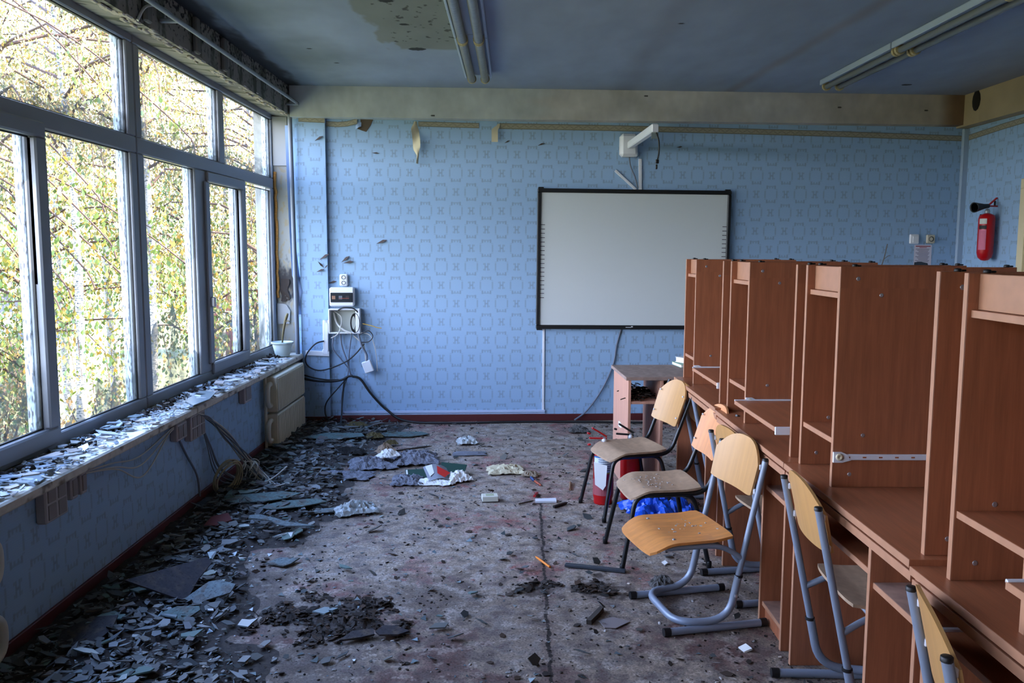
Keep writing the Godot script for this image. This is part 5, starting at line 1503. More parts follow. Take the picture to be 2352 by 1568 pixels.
func black_chair(label: String, xf: Transform3D, back_m: Material) -> Node3D:
	var c := thing("school_chair", label, "chair", xf, "black tubular school chairs")
	var st := S(); seat_sheet(st, -0.17, 0.20, 0.37, 0.392); obj("seat", st, M.ply_dusty, c)
	var bxf := func(y: float) -> float: return -0.19 - 0.12 * (y - 0.40) / 0.36 + 0.020
	st = S(); back_sheet(st, 0.345, 0.52, 0.775, bxf); obj("backrest", st, back_m, c)
	for s in [-1, 1]:
		var z: float = s * 0.165
		st = S(); tube(st, rounded([Vector3(0.12, 0.368, z), Vector3(-0.185, 0.368, z), Vector3(-0.335, 0.755, z)], 0.07, 6), 0.0115, 10); obj("back_tube", st, M.black_tube, c)
		z = s * 0.185
		st = S(); tube(st, rounded([Vector3(0.235, 0.008, z * 1.06), Vector3(0.165, 0.362, z * 0.86), Vector3(-0.125, 0.362, z * 0.86), Vector3(-0.20, 0.008, z * 1.06)], 0.06, 6), 0.0115, 10); var lg := obj("leg_frame", st, M.black_tube, c)
		for q in [Vector3(0.235, 0.0, z * 1.06), Vector3(-0.20, 0.0, z * 1.06)]:
			st = S(); lathe(st, [Vector2(0, 0), Vector2(0.013, 0.0), Vector2(0.0135, 0.03), Vector2(0.0115, 0.034)], 10, Transform3D(Basis.IDENTITY, q)); obj("foot_plug", st, M.black, lg)
		for y in [0.575, 0.70]:
			st = S(); bx(st, Vector3(bxf.call(y) + 0.004, y, s * 0.15), Vector3(0.008, 0.010, 0.010), 0.002); obj("rivet", st, M.white_metal, c)
	st = S(); tube(st, [Vector3(0.10, 0.362, -0.16), Vector3(0.10, 0.362, 0.16)], 0.009, 8); tube(st, [Vector3(-0.08, 0.362, -0.16), Vector3(-0.08, 0.362, 0.16)], 0.009, 8); obj("cross_bar", st, M.black_tube, c)
	return c

func chairs() -> void:
	grey_chair("grey-framed chair standing free in the aisle, seat turned to the windows", facing(0.81, -3.52, -0.97, 0.22), M.ply_seat)
	grey_chair("grey-framed chair facing the desks, right behind the free-standing grey chair", facing(1.185, -3.785, 0.985, -0.17), M.ply_dusty)
	grey_chair("grey-framed chair pushed halfway under the desk with the pulled-out keyboard tray", facing(1.185, -2.76, 0.999, 0.04), M.ply_dusty, 0.045)
	grey_chair("grey-framed chair nearest the camera, cut off by the picture's lower edge", facing(1.15, -1.80, 0.96, 0.26), M.ply_dusty, 0.01)
	grey_chair("farthest grey-framed chair, half hidden behind the black chairs", facing(1.27, -5.015, 0.995, 0.03), M.ply_dusty)
	black_chair("black-framed chair farther from the camera, its rounded back toward the desks", facing(0.725, -4.985, -0.95, 0.26), M.ply)
	black_chair("black-framed chair with a dusty seat and a slanting reddish back, nearer the camera", facing(0.77, -4.21, -0.99, 0.10), mat_back())
	# dust and chips lying on the dusty black chair
	var r := RandomNumberGenerator.new()
	r.seed = 3
	for q in [[Vector3(0.74, 0.385, -4.20), 60, 0.11, "plaster crumbs on the seat of the nearer black chair"], [Vector3(0.76, 0.384, -3.50), 26, 0.13, "plaster crumbs on the seat of the free-standing grey chair"]]:
		var st := S()
		for i in q[1]:
			var p: Vector3 = q[0] + Vector3(r.randfn(0, q[2] * 0.5), 0.004 + r.randf() * 0.002, r.randfn(0, q[2] * 0.55))
			var s := r.randf_range(0.002, 0.007)
			bx(st, Vector3.ZERO, Vector3(s * 1.6, s * 0.5, s), 0.0, Transform3D(Basis(Vector3.UP, r.randf() * TAU), p))
		tag(obj("plaster_crumbs", st, M.plaster_bit), q[3], "crumbs", "", "stuff")

func mat_back() -> StandardMaterial3D:
	var n := fn(51, 0.04, 3)
	return tri_tex(mat(Color.WHITE, 0.45), pix(128, 128, func(x: int, y: int) -> Color:
		var k := 1.0 + 0.1 * n.get_noise_2d(x * 3.0, y * 0.5)
		return Color(0.82 * k, 0.56 * k, 0.36 * k)), Vector3(2, 1, 2))

# ---------------------------------------------------------------- single things lying about on the floor
func floor_extinguisher(label: String, x: float, z: float, turn: float, handle_m: Material, sticker: bool) -> void:
	var e := thing("fire_extinguisher", label, "fire extinguisher", Transform3D(Basis(Vector3.UP, turn), Vector3(x, 0, z)))
	var st := S(); lathe(st, [Vector2(0, 0.0), Vector2(0.056, 0.0), Vector2(0.058, 0.012), Vector2(0.057, 0.03), Vector2(0.062, 0.045), Vector2(0.063, 0.30), Vector2(0.058, 0.335), Vector2(0.042, 0.362), Vector2(0.022, 0.375), Vector2(0, 0.375)], 26); obj("cylinder", st, M.red, e)
	st = S(); lathe(st, [Vector2(0.016, 0.37), Vector2(0.018, 0.395), Vector2(0.013, 0.41), Vector2(0, 0.412)], 14); obj("valve", st, M.steel, e)
	for k in 2:
		var b := Basis(Vector3.BACK, [-0.05, -0.55][k])
		st = S(); bx(st, Vector3(-0.055, 0, 0), Vector3(0.11, 0.010, 0.022), 0.003, Transform3D(b, Vector3(0.018, 0.405 + 0.012 * k, 0)))
		bx(st, Vector3(-0.115, -0.006, 0), Vector3(0.02, 0.010, 0.022), 0.003, Transform3D(b * Basis(Vector3.BACK, 0.3), Vector3(0.018, 0.405 + 0.012 * k, 0)))
		obj(["carry_handle", "squeeze_lever"][k], st, handle_m, e)
	st = S(); lathe(st, [Vector2(0.0, 0), Vector2(0.013, 0.0), Vector2(0.013, 0.008), Vector2(0, 0.008)], 12, Transform3D(Basis(Vector3.RIGHT, PI / 2), Vector3(0.0, 0.395, 0.016))); obj("gauge", st, M.white, e)
	if sticker:
		var bands := [[0.20, 0.30, Color(0.80, 0.84, 0.86), 0.0, 2.4], [0.295, 0.305, Color(0.16, 0.42, 0.62), 0.0, 2.4], [0.198, 0.206, Color(0.72, 0.66, 0.20), 0.0, 2.4], [0.06, 0.16, Color(0.62, 0.30, 0.32), -0.4, 3.0]]
		for q in bands:
			st = S()
			for k in 12:
				var a0: float = -1.3 + q[3] + q[4] * k / 12.0
				var a1: float = -1.3 + q[3] + q[4] * (k + 1) / 12.0
				var r := 0.0645 if q[1] > 0.2 else 0.0638
				if q[1] - q[0] < 0.02: r = 0.0649
				quad(st, Vector3(r * sin(a0), q[0], r * cos(a0)), Vector3(r * sin(a1), q[0], r * cos(a1)), Vector3(r * sin(a1), q[1], r * cos(a1)), Vector3(r * sin(a0), q[1], r * cos(a0)))
			obj("label", st, mat(q[2], 0.6), e)
		for i in 6:
			st = S()
			var yy := 0.285 - i * 0.013
			for k in 6:
				var a0 := -0.75 + 1.3 * k / 6.0
				var a1 := -0.75 + 1.3 * (k + 1) / 6.0
				quad(st, Vector3(0.0652 * sin(a0), yy - 0.002, 0.0652 * cos(a0)), Vector3(0.0652 * sin(a1), yy - 0.002, 0.0652 * cos(a1)), Vector3(0.0652 * sin(a1), yy + 0.002, 0.0652 * cos(a1)), Vector3(0.0652 * sin(a0), yy + 0.002, 0.0652 * cos(a0)))
			obj("label_line", st, mat(Color(0.35, 0.4, 0.5), 0.7), e)
		# white tag tied on its left side
		st = S()
		plate(st, PackedVector2Array([Vector2(-0.04, 0.27), Vector2(0.045, 0.255), Vector2(0.038, 0.13), Vector2(0.02, 0.10), Vector2(-0.03, 0.13)]), 0.0015, Transform3D(Basis(Vector3.UP, -0.55) * Basis(Vector3.RIGHT, -PI / 2), Vector3(0, 0, 0)) * Transform3D(Basis.IDENTITY, Vector3(0, -0.072, 0)))
		obj("paper_tag", st, M.paper, e)

func crumple(called: String, label: String, cat: String, at: Vector3, sx: float, sz: float, hgt: float, m: Material, seed_: int, turn := 0.0, n := 22) -> void:
	# crumpled cloth, paper or film lying on the floor
	var f := fn(seed_, 1.0, 4)
	var st := S()
	sheet(st, n, n, func(u: float, v: float) -> Vector3:
		var a := (u - 0.5) * 2.0
		var b := (v - 0.5) * 2.0
		var edge := 1.0 + 0.22 * f.get_noise_2d(a * 1.4, b * 1.4 + 9.0)
		var k := (1.0 - 0.75 * maxf(absf(a), absf(b)) ** 2.0)
		var rid := 1.0 - absf(f.get_noise_2d(a * 1.1 + 20.0, b * 1.1)) * 2.2
		var y := 0.006 + hgt * k * (0.35 + 0.65 * rid) + hgt * 0.22 * absf(f.get_noise_2d(a * 2.6, b * 2.6)) * k
		return Vector3(a * sx * 0.5 * edge, maxf(y, 0.003), b * sz * 0.5 * edge), false, 0.003)
	tag(obj(called, st, m, null, Transform3D(Basis(Vector3.UP, turn), at)), label, cat)

func flat_piece(called: String, label: String, cat: String, poly: PackedVector2Array, thick: float, xf: Transform3D, m: Material, bend := 0.0, group := "") -> void:
	var st := S()
	plate(st, poly, thick, xf, bend)
	tag(obj(called, st, m), label, cat, group)

func pv(a: Array) -> PackedVector2Array:
	var o := PackedVector2Array()
	for i in range(0, a.size(), 2): o.append(Vector2(a[i], a[i + 1]))
	return o

func lay(x: float, y: float, z: float, turn := 0.0, tx := 0.0, tz := 0.0) -> Transform3D:
	return Transform3D(Basis(Vector3.UP, turn) * Basis(Vector3.RIGHT, tx) * Basis(Vector3.BACK, tz), Vector3(x, y, z))

func pencil(called: String, label: String, cat: String, a: Vector3, b: Vector3, r: float, m: Material) -> void:
	var st := S()
	tube(st, [a, a.lerp(b, 0.86), b], [r, r, r * 0.25], 7)
	tag(obj(called, st, m), label, cat)

func floor_things() -> void:
	floor_extinguisher("red fire extinguisher with a white paper tag, standing behind the farther black chair", 0.585, -5.115, 0.15, M.red, true)
	floor_extinguisher("red fire extinguisher with black levers, half hidden behind the tagged one", 0.765, -5.22, -0.1, M.black, false)
	# things on the floor, roughly from near to far
	pencil("pencil", "yellow pencil lying in the middle of the floor", "pencil", Vector3(0.205, 0.008, -4.02), Vector3(0.138, 0.008, -4.165), 0.0058, mat(Color(0.90, 0.50, 0.08), 0.5))
	var st := S()
	bx(st, Vector3.ZERO, Vector3(0.30, 0.014, 0.03), 0.003, lay(0.425, 0.010, -4.005, -0.28))
	tag(obj("metal_strip", st, mat(Color(0.20, 0.22, 0.25), 0.45)), "dark metal strip lying by the foot of the nearer black chair", "strip")
	pencil("marker_pen", "blue marker cap end pointing away, in the middle distance", "marker", Vector3(0.155, 0.010, -5.66), Vector3(0.172, 0.010, -5.585), 0.010, mat(Color(0.10, 0.22, 0.42), 0.5))
	pencil("marker_pen", "orange marker lying right before the blue one", "marker", Vector3(0.178, 0.009, -5.575), Vector3(0.215, 0.009, -5.47), 0.008, mat(Color(0.62, 0.26, 0.12), 0.5))
	pencil("marker_pen", "short red marker near the start of the floor crack", "marker", Vector3(0.165, 0.010, -5.22), Vector3(0.188, 0.010, -5.30), 0.009, mat(Color(0.66, 0.06, 0.08), 0.5))
	pencil("marker_pen", "black pen lying aslant right of the floor crack", "pen", Vector3(0.275, 0.009, -5.00), Vector3(0.365, 0.009, -5.09), 0.009, M.black)
	pencil("marker_pen", "thin brown stick in front of the red marker", "stick", Vector3(0.065, 0.008, -5.06), Vector3(0.16, 0.008, -5.13), 0.005, mat(Color(0.25, 0.18, 0.12), 0.8))
	pencil("wood_splinter", "pale wood splinter standing off near the tagged extinguisher", "splinter", Vector3(0.40, 0.008, -5.38), Vector3(0.415, 0.012, -5.56), 0.008, mat(Color(0.52, 0.40, 0.30), 0.9))
	flat_piece("eraser", "flat white plastic piece beside the crack", "plastic piece", pv([-0.065, -0.03, 0.065, -0.035, 0.06, 0.03, -0.07, 0.025]), 0.012, lay(0.235, 0.002, -5.13, 0.1), M.white)
	var bxn := thing("small_box", "small white cardboard box lying alone on the floor", "box", lay(-0.115, 0.0, -5.15, 0.12))
	st = S(); bx(st, Vector3(0, 0.02, 0), Vector3(0.10, 0.036, 0.075), 0.003); obj("carton", st, mat(Color(0.78, 0.77, 0.70), 0.8), bxn)
	st = S(); bx(st, Vector3(0, 0.0035, 0), Vector3(0.103, 0.006, 0.078), 0.001); obj("dark_base", st, M.dirt, bxn)
	st = S(); bx(st, Vector3(0, 0.0385, 0.0), Vector3(0.05, 0.001, 0.04)); obj("label", st, mat(Color(0.62, 0.64, 0.5), 0.8), bxn)
	# blue carrier bag under the chairs
	crumple("carrier_bag", "crumpled bright blue plastic bag under the chair with the dusty seat", "bag", Vector3(0.90, 0.0, -4.90), 0.42, 0.34, 0.12, mat(Color(0.09, 0.32, 0.78), 0.3), 61, 0.2, 30)
	# translucent bag and paper
	var film := mat(Color(0.60, 0.62, 0.61), 0.3)
	crumple("plastic_bag", "dirty translucent plastic bag crumpled on the floor, left of the middle", "bag", Vector3(-0.90, 0.0, -4.88), 0.25, 0.14, 0.075, film, 62, 0.35, 26)
	crumple("paper_sheet", "crumpled beige paper sheet lying right of the magazines", "paper", Vector3(-0.02, 0.0, -5.84), 0.26, 0.19, 0.05, mat(Color(0.74, 0.70, 0.58), 0.9), 63, 0.1)
	crumple("paper_sheet", "small torn brown paper next to the beige sheet", "paper", Vector3(0.15, 0.0, -5.74), 0.12, 0.10, 0.03, mat(Color(0.50, 0.44, 0.36), 0.9), 64, -0.3)
	crumple("paper_sheet", "crumpled white paper at the right end of the magazines", "paper", Vector3(-0.335, 0.0, -5.60), 0.16, 0.13, 0.07, M.paper, 65, 0.4)
	crumple("paper_sheet", "white paper spread under the magazine", "paper", Vector3(-0.50, 0.0, -5.53), 0.26, 0.13, 0.035, M.paper, 66, 0.05)
	# magazine: red, white and grey cover bent up, and a green folder behind
	var mg := thing("magazine", "bent magazine with a red and white cover lying on the papers", "magazine", lay(-0.475, 0.045, -5.60, 0.35, 0.35, -0.15))
	st = S(); sheet(st, 6, 4, func(u: float, v: float) -> Vector3: return Vector3((u - 0.5) * 0.17, 0.03 * sin(u * PI), (v - 0.5) * 0.17)); obj("cover", st, mat(Color(0.52, 0.53, 0.56), 0.5), mg)
	st = S(); plate(st, pv([0.0, -0.06, 0.075, 0.02, 0.02, 0.075, -0.02, 0.03]), 0.001, Transform3D(Basis.IDENTITY, Vector3(0.0, 0.031, 0.0))); obj("red_print", st, mat(Color(0.78, 0.13, 0.10), 0.5), mg)
	st = S(); plate(st, pv([-0.08, -0.07, -0.03, -0.08, -0.04, 0.02, -0.075, 0.05]), 0.001, Transform3D(Basis(Vector3.BACK, 0.25), Vector3(0.0, 0.034, 0.0))); obj("pale_print", st, M.paper, mg)
	var fo := thing("folder", "dark green folder behind the magazine", "folder", lay(-0.50, 0.02, -5.75, 0.18, 0.25, 0.0))
	st = S(); bx(st, Vector3(-0.09, 0.0, 0.03), Vector3(0.24, 0.012, 0.16), 0.002); obj("cover", st, mat(Color(0.05, 0.22, 0.18), 0.5), fo)
	st = S(); bx(st, Vector3(0.11, 0.03, 0.0), Vector3(0.18, 0.008, 0.19), 0.002, Transform3D(Basis(Vector3.UP, -0.3), Vector3.ZERO)); obj("cover", st, mat(Color(0.05, 0.22, 0.18), 0.5), fo)
	st = S(); bx(st, Vector3(-0.20, 0.003, 0.04), Vector3(0.012, 0.016, 0.15), 0.002); obj("page_edge", st, M.paper, fo)
	# grey knitted rags
	var knit := tri_tex(mat(Color.WHITE, 0.95), pix(128, 128, func(x: int, y: int) -> Color:
		var a := sin(x * 0.9) * sin(y * 0.9)
		var k := 1.0 + 0.3 * a + 0.5 * nz.get_noise_2d(x * 0.06, y * 0.16)
		return Color(0.40 * k, 0.405 * k, 0.435 * k)), Vector3(5, 5, 5))
	crumple("rag", "crumpled grey knitted rag right in front of the magazines", "rag", Vector3(-0.68, 0.0, -5.55), 0.20, 0.19, 0.055, knit, 67, 0.1, 24)
	crumple("rag", "long grey rag spread behind the folder, left part", "rag", Vector3(-0.98, 0.0, -5.98), 0.32, 0.28, 0.07, knit, 68, 0.25, 26)
	crumple("rag", "grey rag heap behind the magazines, right part", "rag", Vector3(-0.68, 0.0, -6.10), 0.32, 0.28, 0.09, knit, 69, 0.2, 26)
	crumple("rag", "thin grey rag flattened on the floor towards the window wall", "rag", Vector3(-1.12, 0.0, -5.70), 0.38, 0.20, 0.035, knit, 70, -0.05, 24)
	crumple("paper_sheet", "white paper scrap caught between the grey rags", "paper", Vector3(-0.87, 0.055, -6.03), 0.16, 0.10, 0.06, M.paper, 71, 0.6, 12)
	crumple("bark_piece", "dark humped piece of felt behind the rags", "felt", Vector3(-1.22, 0.0, -6.34), 0.26, 0.12, 0.06, mat(Color(0.10, 0.09, 0.085), 0.95), 72, 0.0, 14)
	crumple("wood_piece", "pale splintered wood piece behind the rags", "wood", Vector3(-0.93, 0.0, -6.33), 0.14, 0.12, 0.09, mat(Color(0.52, 0.44, 0.36), 0.9), 73, 0.5, 12)
	pencil("wood_lath", "thin dark lath behind the right rag heap", "lath", Vector3(-0.95, 0.012, -6.36), Vector3(-0.60, 0.02, -6.55), 0.008, mat(Color(0.18, 0.15, 0.12), 0.9))
	for q in [[-1.10, -6.86, 0.14, 0.05, "moss clump lying on glass towards the corner"], [-0.93, -6.62, 0.10, 0.04, "smaller moss clump right of the glass"], [-1.33, -7.28, 0.20, 0.05, "moss clump by the skirting near the cables"]]:
		crumple("moss_clump", "yellowish brown " + q[4], "moss", Vector3(q[0], 0.01, q[1]), q[2], q[2] * 0.7, q[3], mat(Color(0.30, 0.26, 0.14), 0.95), int(q[2] * 1000), 0.3, 12)
	crumple("plastic_scrap", "clear plastic scrap curled up on the far floor", "plastic", Vector3(-0.33, 0.0, -6.70), 0.17, 0.12, 0.07, film, 75, 0.2, 14)
	crumple("cardboard_scrap", "grey flattened scrap in front of the curled clear plastic", "scrap", Vector3(-0.30, 0.0, -6.35), 0.25, 0.11, 0.02, mat(Color(0.40, 0.41, 0.44), 0.9), 76, 0.1, 12)
	crumple("dust_clump", "fluffy grey dust clump on the far floor left of the extinguishers", "dust clump", Vector3(0.60, 0.0, -7.15), 0.17, 0.12, 0.06, mat(Color(0.30, 0.29, 0.28), 0.98), 77, 0.0, 14)
	crumple("dust_clump", "grey fibrous clump lying over the free chair's far foot bar", "dust clump", Vector3(0.70, 0.03, -3.715), 0.11, 0.085, 0.055, mat(Color(0.33, 0.32, 0.31), 0.98), 78, 0.2, 16)
	flat_piece("cardboard_scrap", "square brown-grey scrap lying flat right of the floor crack", "scrap", pv([-0.056, -0.028, 0.011, -0.056, 0.073, -0.006, 0.000, 0.050, -0.045, 0.039]), 0.004, lay(0.44, 0.002, -3.40, 0.1), mat(Color(0.47, 0.43, 0.42), 0.9))
	flat_piece("wood_piece", "dark splinter of wood left of the square scrap", "wood", pv([-0.014, 0.084, 0.008, 0.084, 0.021, 0.000, 0.025, -0.063, 0.007, -0.070, -0.003, 0.000]), 0.02, lay(0.37, 0.0, -3.47, -0.35, 0.0, 0.1), mat(Color(0.20, 0.17, 0.14), 0.95))
	flat_piece("paper_scrap", "white folded paper scrap near the desk legs", "paper", pv([-0.017, -0.022, 0.017, -0.017, 0.014, 0.025, -0.019, 0.017]), 0.008, lay(0.93, 0.004, -3.17, 0.4, 0.0, 0.35), M.paper)
	flat_piece("paper_scrap", "white scrap under the seat of the free-standing grey chair", "paper", pv([-0.012, -0.012, 0.008, -0.016, 0.014, 0.008, -0.004, 0.014]), 0.006, lay(0.78, 0.004, -4.08, 0.2, 0.3, 0.3), M.paper)
	# the large shards that can be told apart
	var g := ""
	flat_piece("glass_shard", "widest green-edged glass sheet lying in front of the cable coil", "glass", pv([-0.224, 0.041, -0.184, -0.061, 0.109, -0.095, 0.231, -0.041, 0.163, 0.041, 0.014, 0.088, -0.136, 0.082]), 0.005, lay(-1.50, 0.052, -5.03, 0.12, 0.03, 0.02), M.big_glass)
	flat_piece("glass_shard", "second green-edged sheet poking out under the widest one", "glass", pv([-0.216, 0.014, -0.036, -0.072, 0.158, -0.065, 0.216, 0.014, 0.072, 0.065, -0.086, 0.072]), 0.005, lay(-1.30, 0.040, -4.93, 0.25, 0.02, 0.02), M.big_glass)
	flat_piece("glass_shard", "long bone-shaped pale shard bent up at its left end", "glass", pv([-0.167, -0.019, -0.124, -0.053, -0.031, -0.037, 0.037, -0.006, 0.211, 0.031, 0.062, 0.053, 0.000, 0.037, -0.037, 0.006, -0.112, 0.009, -0.161, 0.019]), 0.006, lay(-1.27, 0.055, -4.56, -0.04, 0.08, -0.10), M.big_pale, 0.25)
	flat_piece("glass_shard", "smooth four-cornered pale shard alone at the edge of the rubble", "glass", pv([-0.077, 0.011, -0.017, -0.055, 0.083, -0.039, 0.050, 0.033, 0.022, 0.055]), 0.006, lay(-1.12, 0.012, -4.06, 0.05, 0.03, 0.03), M.big_pale)
	flat_piece("glass_shard", "large dark triangular plate propped up steeply in the rubble", "plate", pv([-0.208, 0.080, 0.080, -0.176, 0.112, -0.152, 0.080, -0.016, 0.064, 0.136, -0.048, 0.112]), 0.008, lay(-1.47, 0.085, -3.66, 0.1, 0.30, -0.30), M.big_dark)
	flat_piece("glass_shard", "pale greenish shard with an upright crease, right of the propped plate", "glass", pv([-0.099, 0.031, -0.019, -0.074, 0.025, -0.081, 0.105, -0.043, 0.093, 0.012, 0.000, 0.050, -0.031, 0.074]), 0.006, lay(-1.31, 0.050, -3.59, 0.1, 0.30, 0.05), M.big_pale)
	flat_piece("glass_shard", "greenish spotted shard in front of the propped plate", "glass", pv([-0.087, 0.000, -0.031, -0.046, 0.062, -0.040, 0.074, -0.012, 0.037, 0.050, 0.012, 0.062]), 0.006, lay(-1.36, 0.042, -3.4, 0.05, 0.18, 0.03), M.big_glass)
	flat_piece("glass_shard", "largest smooth dark sheet against the skirting at the lower left", "glass", pv([-0.087, 0.074, -0.093, -0.031, 0.000, -0.105, 0.099, -0.099, 0.099, 0.000, 0.043, 0.124]), 0.006, lay(-1.66, 0.05, -3.2, 0.2, 0.14, 0.05), M.big_dark)
	flat_piece("glass_shard", "small four-pointed pale shard near the soil heap's left side", "glass", pv([-0.033, 0.019, -0.026, -0.033, 0.007, -0.023, 0.039, -0.033, 0.023, 0.007, 0.013, 0.039]), 0.006, lay(-1.08, 0.012, -3.37, 0.1, 0.04, 0.02), M.glass_sheet)
	flat_piece("glass_shard", "flat lilac-grey shard left of the translucent bag", "glass", pv([-0.108, 0.048, -0.030, -0.036, 0.072, -0.054, 0.060, 0.018]), 0.005, lay(-1.09, 0.020, -4.86, 0.1, 0.03, 0.02), M.big_pale)
	flat_piece("glass_shard", "pointed grey shard at the right end of the soil heap", "glass", pv([-0.068, 0.000, -0.037, -0.043, 0.012, -0.040, 0.068, 0.003, 0.025, 0.031, -0.050, 0.028]), 0.008, lay(-0.465, 0.018, -3.28, 0.05, 0.08, 0.0), M.big_dark)
	flat_piece("glass_shard", "grey shard with a torn corner below the soil heap", "glass", pv([-0.074, 0.031, -0.025, -0.037, 0.056, -0.043, 0.062, 0.000, 0.012, 0.019]), 0.008, lay(-0.595, 0.016, -3.245, 0.1, 0.06, 0.02), M.big_dark)
	flat_piece("glass_shard", "light grey tile-like shard at the soil heap's upper left", "glass", pv([-0.050, 0.006, -0.006, -0.031, 0.056, -0.019, 0.006, 0.031]), 0.007, lay(-0.78, 0.02, -3.47, 0.0, 0.05, 0.02), M.glass_sheet)
	flat_piece("glass_shard", "thin brown shard lying by the right edge of the soil heap", "glass", pv([-0.040, 0.015, -0.010, -0.025, 0.045, -0.020, 0.025, 0.020]), 0.006, lay(-0.285, 0.014, -3.34, 0.2, 0.04, 0.0), M.glass_dust)
	flat_piece("glass_shard", "large bluish sheet near the far skirting", "glass", pv([-0.225, 0.045, -0.135, -0.090, 0.165, -0.105, 0.240, -0.015, 0.090, 0.075]), 0.005, lay(-0.90, 0.012, -6.98, 0.05, 0.01, 0.0), M.big_glass)
	flat_piece("glass_shard", "large bluish sheet in the corner between radiator and far wall", "glass", pv([-0.255, 0.045, -0.075, -0.105, 0.225, -0.075, 0.255, 0.030, 0.045, 0.098]), 0.005, lay(-1.42, 0.05, -6.75, 0.1, 0.03, 0.0), M.big_glass)
	flat_piece("glass_shard", "red-backed fragment half buried near the skirting", "tile", pv([-0.07, 0.04, -0.03, -0.05, 0.06, -0.06, 0.08, 0.03, 0.0, 0.06]), 0.02, lay(-1.62, 0.035, -4.60, 0.3, 0.2, 0.1), mat(Color(0.33, 0.10, 0.08), 0.8))

# ---------------------------------------------------------------- the carpet of rubble
func bed(x: float, z: float) -> float:
	var k := smoothstep(-0.98, -1.55, x + 0.38 * nz.get_noise_2d(x * 0.9, z * 0.9) + 0.05 * (z + 5.0) - 0.30 * smoothstep(-4.1, -3.1, z))
	return 0.045 * k * (0.55 + 0.7 * absf(nz.get_noise_2d(x * 3.1 + 7.0, z * 3.1)))

func heap(x: float, z: float) -> float:
	var h := 0.0
	for q in [[-0.74, -3.42, 0.34, 0.045], [0.14, -3.78, 0.10, 0.02], [0.42, -3.76, 0.09, 0.02]]:
		h += 0.75 * q[3] * smoothstep(q[2], 0.0, Vector2(x - q[0], (z - q[1]) * 1.3).length() + 0.26 * nz.get_noise_2d(x * 4.0, z * 4.0) + 0.10 * nz.get_noise_2d(x * 14.0, z * 14.0)) * (0.35 + 1.1 * absf(nz.get_noise_2d(x * 12.0, z * 12.0)))
	return h

